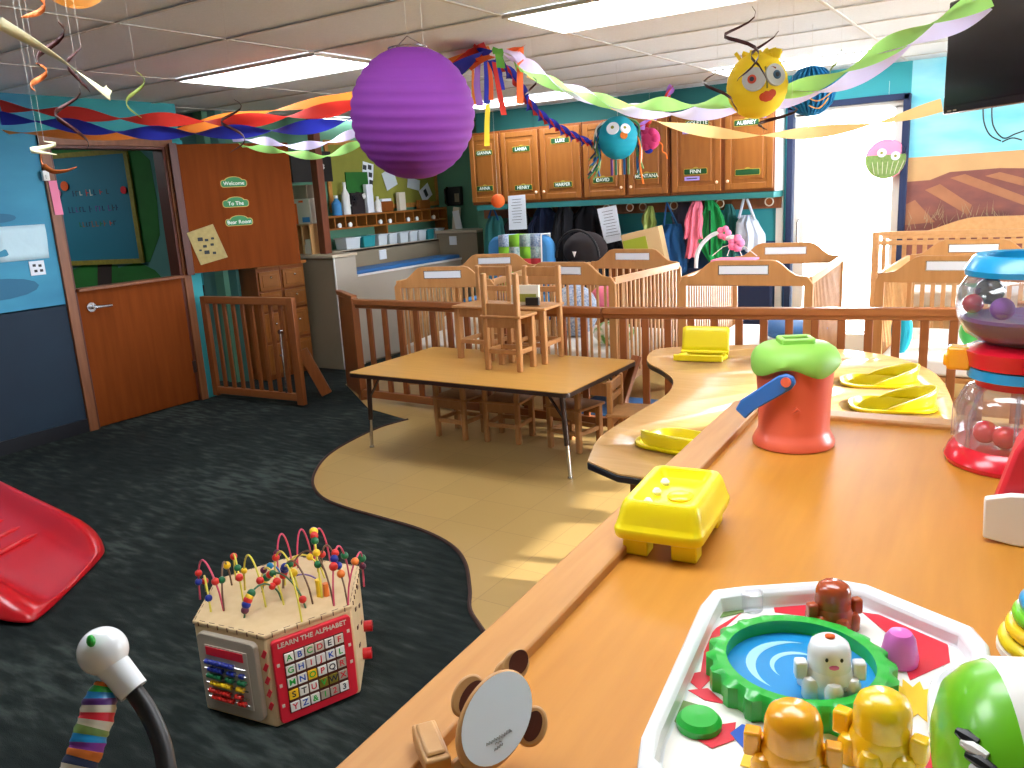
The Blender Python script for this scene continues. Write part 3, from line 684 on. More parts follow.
# wall phone
p = ony(456, 196, 8.18)
t = thing('wall_phone', 'black wall mounted phone on the green wall beside the cupboards', 'phone', (p.x, 8.19, p.z))
mb('black').box((0, -.03, 0), (.2, .06, .22)).build('body', t, bevel=.01)
mb('counter_beige').box((.03, -.062, -.02), (.03, .004, .1)).box((.065, -.062, -.02), (.03, .004, .1)).build('buttons', t)
mb('black_gloss').tube([(-.09, -.05, .1), (-.1, -.08, .08), (-.1, -.08, -.08), (-.09, -.05, -.1)], .02).build('handset', t)
t = thing('hanging_pages', 'bundle of curled pages hanging below the phone', 'paper', (-5.98, 8.1, 1.26))
mb('wall_cream').box((0, 0, .06), (.1, .02, .28), (0, .15, 0)).build('page', t); mb('paper').box((.03, -.02, .04), (.09, .01, .24), (0, -.15, .1)).build('page', t)
# ------------------------------------------------------------ wall cupboards
YC = 7.3
mains = [(470.5, 499.8, 0), (502, 539, 1), (541, 581, -1), (583.5, 625, 1), (628, 668, -1), (671.5, 721.5, 1), (724.5, 774, -1)]
units = [(470.3, 500.5), (501, 582), (582.6, 669.5), (670.2, 774.5)]
lefts = ['narrow single door wooden wall cupboard at the left end', 'two door wooden wall cupboard second from the left end', 'two door wooden wall cupboard behind the teal lantern', 'two door wooden wall cupboard at the right end beside the glass door']
ZB_, ZT_ = 1.485, 2.215
ui = []
for (u0, u1), lb in zip(units, lefts):
    xa_ = ony(u0, 170, YC).x; xb_ = ony(u1, 160, YC).x
    t = thing('wall_cupboard', lb, 'cupboard', ((xa_+xb_)/2, YB, ZB_), group='wooden wall cupboards on the back wall'); ui.append((xa_, xb_, t))
    mb('cabinet_edge').box((0, -.145, .365), (xb_-xa_-.004, .288, .73)).build('body', t, bevel=.003)
tt = ui[-1][2]; mb('white').box(((ui[-1][1]-ui[-1][0])/2+.003, -.14, .365), (.008, .28, .73)).build('lit_side_panel', tt)  # bright light on the wooden end, put in as a white sheet
dz = []
for i, (u0, u1, kn) in enumerate(mains):
    xa_ = ony(u0, 170, YC).x+.006; xb_ = ony(u1, 160, YC).x-.006; xc = (xa_+xb_)/2
    un = [q for q in ui if q[0]-.03 < xc < q[1]+.03][0]; cx = (un[0]+un[1])/2; w = xb_-xa_
    m = mb('cabinet_wood'); s = .055
    for sg in (-1, 1): m.box((xc-cx+sg*(w/2-s/2), -.3, .365), (s, .022, .68)).box((xc-cx, -.3, .365+sg*(.34-s/2)), (w-2*s, .022, s))
    m.box((xc-cx, -.296, .365), (w-2*s, .012, .58)).box((xc-cx, -.3, .365), (w-2*s-.06, .02, .5))
    d = m.build('cupboard_door', un[2], bevel=.005)
    if kn: mb('knob_peach').ball((xc-cx+kn*(w/2-.03), -.325, .1), .014, 12, 6).build('knob', d)
    elif i == 0: pass
def plate(u, v, body, lb, w=.19):
    p = ony(u, v, YC-.014); t = thing('name_plate', lb, 'name plate', (p.x, YC-.0145, p.z), group='green name plates on the wall cupboards')
    cap = [(.03*math.cos(PI*i/8), .02+.02*math.sin(PI*i/8)) for i in range(9)]
    mb('plate_gold').prismy(rrect(w+.01, .056, .01), -.001, 0).prismy(cap, -.001, 0).build('edge', t)
    mb('plate_green').prismy(rrect(w, .046, .008), -.003, -.001).build('plate', t)
    if body: text(body, .046, 'letter_white', t, (0, -.0036, 0), (PI/2, 0, 0), bold=.0008)
for a in ((484, 153, 'GIANNA', 'green plate reading GIANNA on the leftmost cupboard'), (485, 188.5, 'ANNA', 'green plate reading ANNA on the leftmost cupboard'), (521, 149, 'LANEA', 'green plate reading LANEA on the second cupboard door'), (523.5, 187.5, 'HENRY', 'green plate reading HENRY low on the second cupboard door'), (560, 140.5, 'LUKE', 'green plate reading LUKE high on the third cupboard door'), (563, 184.5, 'HARPER', 'green plate reading HARPER low on the third cupboard door'), (603, 180, 'DAVID', 'green plate reading DAVID under the teal lantern'), (646.5, 176, 'MONTANA', 'green plate reading MONTANA on the fifth cupboard door'), (697, 123, 'COLETTE', 'green plate reading COLETTE high on the sixth cupboard door'), (695.5, 171.5, 'FINN', 'green plate reading FINN low on the sixth cupboard door'), (746.5, 122.5, 'AUBREY', 'green plate reading AUBREY under the yellow lantern'), (747.5, 172, '', 'blank green plate low on the rightmost cupboard door')):
    plate(*a, w=.2 if a[0] < 600 else .21)
for (u, v, lb) in ((690, 131.5, 'lavender slip under the COLETTE plate'), (692, 178.5, 'lavender slip under the FINN plate'), (758, 116, 'lavender slip above the AUBREY plate')):
    p = ony(u, v, YC-.014); m = mb('lavender_paper').box((0, -.001, 0), (.14, .002, .035)).use('ink').box((0, -.0025, 0), (.1, .001, .008))
    tag(m.build('paper_slip', loc=(p.x, YC-.0145, p.z)), lb, 'paper slip', 'lavender slips on the cupboards')
# ledge strip and hook rail below
struct('trim_7', mb('wall_teal_dark').box((-3.54, YC+.12, 1.455), (3.1, .3, .05)), smooth=False)
hr = thing('hook_rail', 'long reddish wooden coat rail with round tags under the cupboards', 'coat rail', (-3.6, YB-.03, 1.38))
mb('trim_wood').box((0, 0, 0), (3.2, .03, .1)).build('rail_board', hr, bevel=.003)
for u in (552, 590, 609, 632, 645, 676, 722, 771):
    p = ony(u, 200, YB-.05); x = p.x+3.6
    if abs(x) < 1.58:
        hk = mb('metal').tube([(x, -.015, -.01), (x, -.06, -.02), (x, -.07, 0)], .006).build('hook', hr)
        m = mb('wall_cream').tube([(x+.035*math.cos(2*PI*i/20), -.075, .035*math.sin(2*PI*i/20)+.01) for i in range(20)], .006, 6, True).use('cabinet_edge').cyl((x, -.078, .01), (x, -.072, .01), .03, n=20)
        m.build('round_tag', hr)
# ============================================================ HANGING CLOTHES AND BAGS
def drape(m, rows, y, depth, rip=.15, n=40, seed=1, org=None):
    """cloth hanging in folds: lobed rings between the given (row, left, right) edges"""
    rr = random.Random(seed); ph = [rr.uniform(0, 6) for _ in range(4)]; rings = []; K = 4
    full = []
    for k in range(len(rows)-1):
        for q in range(K): f_ = q/K; full.append([rows[k][c]*(1-f_)+rows[k+1][c]*f_ for c in range(3)])
    full.append(list(rows[-1]))
    for k, (v, u0, u1) in enumerate(full):
        t_ = k/(len(full)-1); a = ony(u0, v, y); b = ony(u1, v, y); c = (a+b)/2; rx = (b.x-a.x)/2; dd = depth*(.4+.6*min(1, t_*3)); ring = []
        for i in range(n):
            th = 2*PI*i/n; fo = (.05+.16*t_)*math.sin(7*th+ph[0]+.8*math.sin(3*t_+ph[1]))+.07*math.sin(11*th+ph[2]+2*t_)
            ring.append((c.x-org.x+rx*math.cos(th)*(1+fo*.5)+.006*math.sin(9*t_+ph[3]), c.y-org.y+dd*.5*math.sin(th)*(1+1.6*fo), c.z-org.z+(.012*math.sin(5*th+ph[1]) if k == len(full)-1 else 0)))
        rings.append(ring)
    return m.loft(rings)
def hanging(name, key, rows, label, cat, y=7.42, depth=.14, seed=1, straps=None, extra=None, grp=None):
    c = ony(sum(rows[0][1:])/2, rows[0][0], y); org = Vector((c.x, y, c.z))
    t = thing(name, label, cat, org, group=grp)
    m = mb(key); drape(m, rows, y, depth, seed=seed, org=org); m.build('body', t)
    if 'jacket' in name or 'coat' in name:
        for sgn in (-1, 1):
            v0, a0, a1 = rows[1]; v2, b0, b1 = rows[-2]; ue = (a0 if sgn < 0 else a1); be = (b0 if sgn < 0 else b1)
            rs = [(v0+1, ue-sgn*1.5-2, ue-sgn*1.5+2), ((v0+v2)/2, be-2.4+sgn*.8, be+2.4+sgn*.8), (v2-2, be-1.9+sgn*1.2, be+1.9+sgn*1.2)]
            ms = mb(key); drape(ms, rs, y-depth*.35, .06, seed=seed+5+sgn, org=org); ms.build('sleeve', t)
    if straps:
        for k_, pts in straps:
            mb(k_).tube([ony(u, v, y)-org+Vector((0, -.03, 0)) for u, v in pts], .013, 6).build('strap', t)
    if extra: extra(t, org)
    return t
hanging('toddler_jacket', 'pink_fabric', [(200, 692, 700), (207, 689, 702), (225, 689, 702), (240, 688, 699), (257, 686, 696)], 'pink child jacket hanging under the cupboards', 'jacket', 7.40, .12, 2)
def zipj(t, org): mb('black_fabric').box((.03, -.075, -.3), (.012, .01, .4)).build('zip', t)
hanging('toddler_jacket', 'green_fabric', [(199, 706, 713), (206, 705, 719), (225, 703, 723), (245, 700, 722), (264, 712, 722)], 'bright green child jacket hanging right of the pink one', 'jacket', 7.46, .13, 3, extra=zipj)
hanging('fabric_bag', 'blue_fabric', [(224, 664, 680), (236, 661, 684), (255, 660, 686), (272, 660, 686)], 'deep blue fabric bag hanging left of the pink jacket', 'bag', 7.44, .16, 4, straps=[('blue_fabric', [(665, 225), (668, 202), (679, 226)])])
hanging('grey_coat', 'grey_fabric', [(202, 676, 690), (215, 672, 690), (240, 676, 690), (262, 676, 688)], 'grey purple coat hanging behind the pink jacket', 'coat', 7.52, .08, 5)
hanging('fabric_bag', 'white_bag', [(215, 741, 752), (222, 738, 758), (235, 736, 763), (250, 735, 764)], 'white drawstring bag hanging at the right end of the coat rail', 'bag', 7.44, .16, 6, straps=[('white_bag', [(740, 218), (745, 198), (748, 199), (756, 220)])])
hanging('dark_coat', 'black_fabric', [(205, 582, 592), (215, 574, 600), (240, 570, 602), (268, 568, 604)], 'black coat hanging left of the tilted paper', 'coat', 7.46, .15, 7)
hanging('dark_coat', 'navy_fabric', [(205, 540, 548), (215, 534, 556), (240, 532, 560), (262, 530, 562)], 'dark navy coat hanging behind the patchwork blanket', 'coat', 7.46, .13, 8)
hanging('dark_backpack', 'black_fabric', [(205, 561, 568), (214, 556, 572), (235, 554, 574), (262, 554, 574)], 'black backpack with dangling straps behind the car seat', 'backpack', 7.4, .16, 9, straps=[('black_fabric', [(557, 228), (560, 207), (563, 230)])])
hanging('fabric_bag', 'wall_teal_dark', [(216, 490, 500), (224, 487, 504), (240, 485, 506), (262, 485, 508)], 'dark teal bag hanging below the orange ball', 'bag', 7.44, .12, 10, straps=[('blue_fabric', [(490, 218), (494, 206), (500, 220)])])
hanging('dark_coat', 'brown_fabric', [(205, 515, 524), (215, 510, 528), (240, 508, 530), (260, 508, 530)], 'dark brown coat hanging behind the white list', 'coat', 7.5, .1, 11)
hanging('fabric_bag', 'swirl_green', [(206, 647, 652), (214, 644, 655), (222, 642, 656), (231, 645, 654)], 'small olive patterned pouch hanging right of the tilted paper', 'pouch', 7.44, .1, 12)
hanging('toddler_jacket', 'black_fabric', [(236, 606, 616), (244, 603, 622), (255, 602, 626), (268, 602, 628)], 'black jacket bundle hanging under the tilted paper', 'jacket', 7.5, .1, 13)
hanging('dark_coat', 'wall_teal_dark', [(204, 726, 732), (214, 722, 735), (235, 722, 736), (258, 722, 737)], 'dark teal coat hanging between the green jacket and white bag', 'coat', 7.52, .08, 14)
# hanging lists and ball
def sheetp(name, q, y, key, lb, lines=9):
    c = [ony(u, v, y) for u, v in q]; o = sum(c, Vector())/4
    t = thing(name, lb, 'paper', o)
    vs = [p-o for p in c]; m = mb(key); m.add([v+Vector((0, dy, 0)) for dy in (0, .002) for v in vs], [(0, 1, 2, 3), (7, 6, 5, 4), (0, 4, 5, 1), (1, 5, 6, 2), (2, 6, 7, 3), (3, 7, 4, 0)])
    m.build('sheet', t, smooth=False)
    m = mb('ink')
    ex = (vs[1]-vs[0]); ey = (vs[3]-vs[0])
    for i in range(lines):
        p = vs[0]+ex*.5+ey*(.12+.76*i/lines)+Vector((0, -.002, 0)); L = ex.length*random.uniform(.45, .75)
        m.bar(p-ex.normalized()*L/2, p+ex.normalized()*L/2, .001, .004, up=(0, 0, 1))
    m.build('printed_lines', t); return t
sheetp('list_paper', [(508, 196), (525, 194.5), (527, 229), (509, 230)], 7.26, 'paper', 'white printed list hanging straight below the second cupboard')
sheetp('list_paper', [(597, 209), (616, 205), (622, 240), (605, 244)], 7.28, 'paper', 'tilted white printed list hanging under the teal lantern')
p = ony(498, 201, 6.6)
t = thing('paper_ball', 'small orange paper ball hanging by the cupboards', 'paper ball', p)
mb('lantern_orange').ball((0, 0, 0), .066, 24, 14).build('ball', t); mb('frame_white').tube([(0, 0, .06), (0, 0, ZC-p.z)], .0012, 4).build('string', t)
# ------------------------------------------------------------ glider chair, blanket, car seat, box
cx, cy = -4.13, 6.75
a = ony(491, 250, cy); b = ony(553, 250, cy)
cx = (a.x+b.x)/2; cw = b.x-a.x
t = thing('glider_chair', 'light blue padded armchair behind the cribs', 'armchair', (cx, cy, 0))
mb('blue_chair').prismy(rrect(cw, .62, .12, 6, 0, 0), -.07, .07).build('backrest', t, loc=(0, 0, .88), bevel=.03)
mb('blue_chair').box((0, -.28, .45), (cw*.9, .5, .14)).build('seat_cushion', t, bevel=.03)
for s in (-1, 1): mb('blue_chair').box((s*cw*.46, -.26, .6), (.09, .5, .1)).build('armrest', t, bevel=.025)
mb('crib_wood').box((0, -.2, .2), (cw*.8, .5, .36)).build('base', t, bevel=.01)
# patchwork blanket over the back
q = [(497, 237), (541, 234), (543, 262), (499, 264)]
t = thing('patchwork_blanket', 'patchwork blanket with lime, blue and red squares over the blue armchair', 'blanket', (cx, cy, 0))
A_, B_ = ony(497, 237, cy-.1), ony(540, 235, cy-.1)
xl, xr = A_.x-cx, B_.x-cx; top = 1.2
keys = ['quilt_blue', 'quilt_lime', 'quilt_white', 'quilt_blue', 'quilt_lime', 'quilt_lime', 'quilt_white', 'quilt_lime', 'quilt_white', 'quilt_white', 'quilt_white', 'quilt_blue', 'quilt_red', 'quilt_red', 'quilt_red']
m = mb('quilt_blue'); m.use('quilt_lime').use('quilt_white').use('quilt_red')
for r_ in range(5):
    for c_ in range(4):
        x0_ = xl+(xr-xl)*c_/4; x1_ = xl+(xr-xl)*(c_+1)/4; m.use(keys[(r_*5+c_) % 15])
        if r_ == 0: m.sheet([[(x0_, .085, top-.15), (x1_, .085, top-.15)], [(x0_, .08, top), (x1_, .08, top)], [(x0_, -.075, top), (x1_, -.075, top)]])
        z0_ = top-.11*r_; z1_ = top-.11*(r_+1)
        m.sheet([[(x0_, -.078-.004*r_, z0_), (x1_, -.078-.004*r_, z0_)], [(x0_, -.082-.004*r_, z1_), (x1_, -.082-.004*r_, z1_)]])
m.build('patchwork', t, solid=.006)
mb('sheet').tube([(xr, .08, top-.15), (xr, .08, top), (xr, -.08, top+.002), (xr, -.1, top-.42)], .008, 6).build('binding', t)
# infant car seat
p = ony(583, 250, 6.9); t = thing('car_seat', 'dark brown infant car seat with rounded hood behind the cribs', 'car seat', (p.x, 6.9, 0))
z = p.z; ww = ony(603, 250, 6.9).x-ony(563, 250, 6.9).x
mb('brown_fabric').ball((0, .05, z), (ww/2, .2, .17), 24, 14).build('hood', t)
mb('black_fabric').ball((0, 0, z-.22), (ww*.46, .28, .16), 24, 12).build('shell', t)
mb('black').tube([(ww*.53*math.cos(PI*i/16), -.12, z-.06+.25*math.sin(PI*i/16)) for i in range(17)], .012).build('carry_handle', t)
mb('sheet').prismy([(-.02, .02), (.02, .02), (0, -.03)], -.175, -.17).build('badge', t, loc=(0, 0, z-.02))
mb('cabinet_edge').box((0, .05, (z-.36)/2), (ww*.8, .35, z-.36)).build('stand', t)
# boxes
p = ony(641, 250, 7.05); t = thing('cardboard_box', 'tilted cardboard box with lime printed side behind the cribs', 'box', (p.x, 7.1, p.z-.12), .15)
mb('box_kraft').box((.02, 0, .13), (.36, .16, .34), (0, -.2, 0)).build('carton', t, bevel=.003)
mb('box_lime').box((-.04, -.085, .12), (.22, .006, .22), (0, -.2, 0)).build('printed_side', t)
t2 = thing('box_stand', 'dark low cabinet carrying the tilted cardboard box', 'cabinet', (p.x, 7.12, 0)); mb('cabinet_edge').box((0, 0, (p.z-.14)/2), (.5, .4, p.z-.16)).build('body', t2)
# pink cushion peeking over the crib
p = ony(564, 262, 6.3); tag(mb('pink_fabric').ball((0, 0, 0), (.12, .1, .1), 20, 10).build('pink_toy_ball', loc=(-2.98, 5.98, .72)), 'round pale pink plush cushion inside the crib left of the car seat', 'cushion')
# ============================================================ CRIBS
def end_panel(w, h, slat=False, T=None):
    m = mb('crib_wood', T)
    pw = .055; sh = h-.1
    arch = []
    N = 24
    for i in range(N+1):
        s = -1+2*i/N; a = abs(s)
        k = 1 if a < .42 else (0 if a > .82 else .5+.5*math.cos(PI*(a-.42)/.4))
        e = math.sqrt(max(0, 1-max(0, (a-.9)/.1)**2))
        arch.append((s*w/2, sh-.05*(1-e)+.1*k))
    m.prismy([(-w/2, sh-.06)]+arch+[(w/2, sh-.06)], -.011, .011)
    for s in (-1, 1): m.box((s*(w/2-pw/2), 0, (sh-.05)/2), (pw, .022, sh-.05))
    m.box((0, 0, .2), (w-.1, .02, .1))
    return m
def crib(name_label, x0, y0, x1, y1, w, h, near_slats=0, plate_w=.3, mattress='sheet', far=True, rail_h=None, key='crib_wood'):
    c = Vector((x0, y0, 0)); L = math.hypot(x1-x0, y1-y0); a = math.atan2(y1-y0, x1-x0)-PI/2
    t = thing('crib', name_label, 'crib', c, a, 'wooden cribs behind the fence')
    for k, yy in enumerate((0, L)):
        e = end_panel(w, h).build('end_panel', t, loc=(0, yy, 0), bevel=.004)
        if near_slats:
            for i in range(near_slats):
                x = -w/2+.055+(w-.11)*(i+.5)/near_slats
                mb('crib_rail').box((x, 0, (h+.09)/2), (.016, .012, h-.41)).build('end_slat', e)
        mb('paper').box((0, -.0125, h-.06), (plate_w, .003, .05)).use('metal').box((0, -.0118, h-.06), (plate_w+.012, .002, .06)).build('name_card', e)
    rh = rail_h or h-.13
    for s in (-1, 1):
        for z_ in (rh, .26): mb('crib_rail').box((s*(w/2-.02), L/2, z_), (.022, L-.02, .05)).build('side_rail', t, bevel=.004)
        n = int(L/.062)
        m = mb('crib_rail')
        for i in range(n): m.box((s*(w/2-.02), .03+(L-.06)*(i+.5)/n, (rh+.26)/2), (.012, .02, rh-.26))
        m.build('side_slats', t)
    mb(mattress).box((0, L/2, .42), (w-.07, L-.04, .1)).build('mattress', t, bevel=.02)
    mb('crib_wood').box((0, L/2, .35), (w-.06, L-.03, .03)).build('mattress_board', t)
    for s in (-1, 1):
        for yy in (0, L): mb('black').cyl((s*(w/2-.03), yy-.012, .028), (s*(w/2-.03), yy+.012, .028), .028, n=14).build('caster', t)
    return t
crib('wooden crib at the left with slatted arched end panel', -3.84, 4.98, -4.08, 6.05, .84, 1.08, 14)
crib('wooden crib in the middle behind the stacked chairs', -2.86, 5.1, -2.80, 6.15, .84, 1.1, 12)
crib('wooden crib behind the yellow seat back, with the pink flower mobile', -1.58, 5.12, -1.68, 6.5, .84, 1.105, 0)
crib('wooden crib at the right behind the clear toy', -.43, 5.42, -.42, 6.6, .86, 1.1, 0)
# big crib across the back right
a = ony(873, 232, 6.95)
t = thing('crib', 'tall pale crib along the desert mural at the back right', 'crib', (-1.14, 6.95, 0), 0, 'wooden cribs behind the fence')
Hc = a.z
mb('crib_rail').box((.03, 0, Hc/2), (.05, .05, Hc)).build('corner_post', t, bevel=.005); mb('crib_rail').box((1.3, 0, Hc/2), (.05, .05, Hc)).build('corner_post', t, bevel=.005)
for z_ in (Hc-.015, Hc-.085, .3): mb('crib_rail').box((.66, 0, z_), (1.28, .026, .034)).build('front_rail', t, bevel=.004)
m = mb('crib_rail')
for i in range(17): m.box((.09+1.14*i/16, 0, (Hc+.2)/2), (.03, .014, Hc-.3))
m.build('front_slats', t)
ar = [(x, .04+.12*(0 if x < .2 else 1 if x > .7 else .5-.5*math.cos(PI*(x-.2)/.5))) for x in [i*.05 for i in range(0, 27)]]
mb('crib_rail').prismy([(0, 0)]+ar+[(1.3, 0)], .46, .49).build('back_panel', t, loc=(0, 0, Hc-.09), bevel=.004)
mb('sheet').box((.66, .25, .62), (1.24, .46, .12)).build('mattress', t, bevel=.02)
# bedding and bright bits seen in the cribs
def bundle(u, v, y, r, key, name, lb, cat, sq=(1, .8, .6)):
    p = ony(u, v, y); m = mb(key).ball((0, 0, 0), tuple(r*q for q in sq), 18, 10)
    return tag(m.build(name, loc=p), lb, cat)
def crib_item(name, key, x, y, z, r, lb, cat, sq=(1, .8, .6)):
    m = mb(key).ball((0, 0, r*sq[2]), tuple(r*q for q in sq), 18, 10); return tag(m.build(name, loc=(x, y, z)), lb, cat)
crib_item('folded_blanket', 'sheet', -3.95, 5.4, .47, .16, 'white folded blanket in the left crib', 'blanket', (1.4, 1, .7))
crib_item('folded_blanket', 'quilt_blue', -3.05, 5.6, .47, .17, 'blue print blanket heaped in the middle crib', 'blanket', (1.1, 1, 1.2))
crib_item('folded_blanket', 'sheet_print', -2.6, 5.35, .47, .13, 'white and green blanket in the middle crib', 'blanket', (1.2, 1, .7))
crib_item('folded_blanket', 'pad_blue', -1.45, 5.9, .47, .17, 'plain blue blanket in the crib behind the yellow seat back', 'blanket', (1.3, 1.6, .5))
crib_item('plush_toy', 'gear_green', -.3, 5.8, .47, .12, 'round green plush toy in the right crib', 'plush toy', (1, .8, 1))
crib_item('plush_toy', 'lantern_teal', -.72, 5.6, .47, .09, 'teal plush toy in the left corner of the right crib', 'plush toy', (.7, .7, 1.6))
t = thing('hanging_leaf_toy', 'green leaf shaped toy hanging over the right crib', 'toy', (-.35, 6.0, .93))
mb('gear_green').ball((0, 0, -.05), (.09, .015, .04), 16, 8).ball((.2, 0, .0), (.08, .015, .03), 16, 8).build('leaf', t); mb('white').tube([(-.05, 0, -.03), (0, 0, .07), (.2, 0, .03)], .004, 5).build('cord', t)
# flower mobile clipped to the crib
o = Vector((-1.98, 5.3, .9))
def mp(u, v, y=5.35): return ony(u, v, y)-o
t = thing('crib_mobile', 'white arched crib mobile with pink plush flowers', 'mobile', o)
mb('white_plastic').tube(smooth_path([mp(696, 268), mp(697, 255), mp(702, 244), mp(712, 235), mp(722, 232)], 4), .014, 10).build('arm', t)
for (u, v) in ((724, 233), (736, 243)):
    p = mp(u, v); f = mb('flower_pink')
    for k in range(5): f.ball(p+Vector((.028*math.cos(k*1.257), 0, .028*math.sin(k*1.257))), .022 if u < 730 else .03, 12, 8)
    f.build('flower', t)
mb('white').ball(mp(731, 238), (.04, .03, .02), 12, 8).build('hub', t)
mb('flower_pink').box(mp(735, 258)+Vector((0, 0, -.01)), (.26, .2, .012)).build('top_cloth', t)
for k in range(4): p = mp(734, 244); q = mp(712+15*k, 256); mb('white').tube([p, (p+q)/2+Vector((0, 0, .02)), q], .003, 5).build('ribbon', t)
# striped mats on the floor and walls behind the cribs
tag(mb('mat_blue').box((0, 0, .03), (1.4, .5, .06)).build('floor_mat', loc=(-2.1, 5.2, .004), bevel=.02), 'blue floor mat just behind the long fence', 'mat')

tag(mb('navy_fabric').box((0, 0, .4), (.8, .06, .8)).build('rest_mat', loc=(-2.45, 7.5, 0), bevel=.02), 'navy rest mat leaning on the back wall between the cribs', 'mat')
# ============================================================ RECTANGULAR TABLE AND CHAIRS
TZ = .53
c4 = [onz(u, v, TZ) for u, v in ((352, 373), (574, 394), (635, 359), (425, 347))]
tx = (c4[0]+c4[1]+c4[2]+c4[3])/4; tr_ = math.atan2(c4[1].y-c4[0].y, c4[1].x-c4[0].x)
TI = (Matrix.Translation((tx.x, tx.y, 0)) @ Matrix.Rotation(tr_, 4, 'Z')).inverted()
tw = (c4[1]-c4[0]).length; th = ((c4[3]-c4[0]).length+(c4[2]-c4[1]).length)/2
t = thing('activity_table', 'rectangular honey coloured table with dark edge and metal legs', 'table', (tx.x, tx.y, 0), tr_)
mb('laminate').prism(rrect(tw, th, .04), TZ-.004, TZ).use('metal_dark').prism(rrect(tw+.006, th+.006, .043), TZ-.028, TZ-.004).build('tabletop', t)
for s in ((-1, -1), (1, -1), (1, 1), (-1, 1)):
    x, y = s[0]*(tw/2-.09), s[1]*(th/2-.1)
    lg = mb('metal_dark').cyl((x, y, TZ-.03), (x+s[0]*.02, y, .2), .016, n=12).bar((x, y, .36), (x-s[0]*.1, y, TZ-.03), .02, .006).build('leg', t)
    mb('metal').cyl((x+s[0]*.02, y, .22), (x+s[0]*.032, y, .012), .011, n=12).build('chrome_insert', lg); mb('metal').cyl((x+s[0]*.032, y, .004), (x+s[0]*.032, y, .014), .016, n=12).build('foot', lg)
def child_chair(label, loc, rz, grp, low=False, sh=.3, tot=.6, w=.30, dp=.28, cat='chair'):
    t = thing('child_chair', label, cat, loc, rz, grp)        # back toward +y
    for s in (-1, 1):
        mb('chair_wood').box((s*(w/2-.02), -dp/2+.02, sh/2), (.036, .036, sh)).build('leg', t, bevel=.006)
        mb('chair_wood').box((s*(w/2-.02), dp/2-.02, tot/2), (.034, .034, tot)).build('leg', t, bevel=.008)
        mb('chair_wood').box((s*(w/2-.02), 0, .12), (.018, dp-.06, .028)).build('side_stretcher', t, bevel=.003)
    mb('chair_wood').box((0, -.005, sh+.006), (w+.02, dp+.01, .018)).build('seat', t, bevel=.005)
    for s in (-1, 1):
        mb('chair_wood').box((0, s*(dp/2-.02), sh-.033), (w-.06, .02, .055)).build('apron', t)
        mb('chair_wood').box((0, s*(dp/2-.02), .12), (w-.06, .018, .028)).build('stretcher', t, bevel=.003)
    if low: mb('chair_wood').box((0, dp/2-.02, sh+.05), (w-.05, .018, .075)).build('back_slat', t, bevel=.004)
    else:
        mb('chair_wood').box((0, dp/2-.02, tot-.04), (w-.05, .018, .06)).build('back_slat', t, bevel=.004)
        mb('chair_wood').box((0, dp/2-.02, sh+.1), (w-.05, .016, .035)).build('back_slat', t, bevel=.004)
    return t
gr = 'wooden child chairs standing on the rectangular table'
child_chair('left of the three wooden child chairs standing on the table', (-3.12, 4.47, TZ), R(-3), gr, sh=.345, w=.3)
child_chair('front middle wooden child chair on the table, its back toward the viewer', (-2.75, 4.19, TZ), R(181), gr, low=True, sh=.33, tot=.6, w=.27, dp=.2)
child_chair('right of the three wooden child chairs on the table, nearest the long fence', (-2.73, 4.47, TZ), R(4), gr, sh=.345, w=.28)
b = thing('picture_book', 'pale yellow book with a black corner standing on a chair seat on the table', 'book', (-2.76, 4.42, TZ+.362), R(8))
mb('wall_cream').box((0, 0, .065), (.19, .03, .13), (-.1, 0, 0)).build('cover', b, bevel=.004); mb('black').box((.06, -.03, .03), (.09, .03, .05)).build('black_corner', b, bevel=.004); mb('cork_lime').box((0, -.018, .05), (.16, .006, .05), (-.1, 0, 0)).build('picture', b)
gu = 'wooden child chairs pushed under the rectangular table'
for (x, y, rz, lb) in ((-3.27, 4.32, R(178), 'left wooden child chair under the table'), (-2.90, 4.36, R(186), 'middle wooden child chair under the table'), (-2.42, 4.38, R(170), 'right wooden child chair under the table, beside the metal leg')):
    child_chair(lb, (x, y, .004), rz, gu, sh=.27, tot=.47, w=.27, dp=.25)
child_chair('wooden child chair beyond the right end of the table, against the fence', (-1.98, 4.3, .004), R(100), gu, sh=.29, tot=.5, w=.27, dp=.25)
# ============================================================ TODDLER TABLE WITH YELLOW SEATS
KZ = .62
kp = smooth_path([onz(u, v, KZ) for u, v in ((590, 455), (600, 437), (625, 420), (648, 406), (668, 393), (673, 380), (662, 370), (648, 362), (650, 353), (668, 347.5), (740, 345), (800, 346), (880, 354), (930, 370), (950, 395), (957, 430))], 5)
kpoly = [(p.x, p.y) for p in kp]+[(-.22, 3.0), (-.45, 2.62), (-.85, 2.47), (-1.2, 2.47), (-1.36, 2.55)]
t = thing('toddler_table', 'curved wood grain toddler table with black edge and moulded yellow seats', 'table', (0, 0, 0))
top = mb('laminate_pale').prism(kpoly, KZ-.006, KZ).build('tabletop', t)
cen = Vector((-.9, 3.6)); kout = [tuple(Vector(p)+(Vector(p)-cen).normalized()*.004) for p in kpoly]
edge = mb('edge_black').prism(kout, KZ-.034, KZ-.006).build('edge_band', t, bevel=.006)
for x, y in ((-1.25, 2.75), (-.35, 3.2), (-1.65, 4.45), (-.5, 4.4)):
    lg = mb('trim_wood').box((x, y, .3), (.05, .05, .58)).build('leg', t, bevel=.004); mb('metal').cyl((x, y, .004), (x, y, .02), .03, n=14).build('foot', lg)
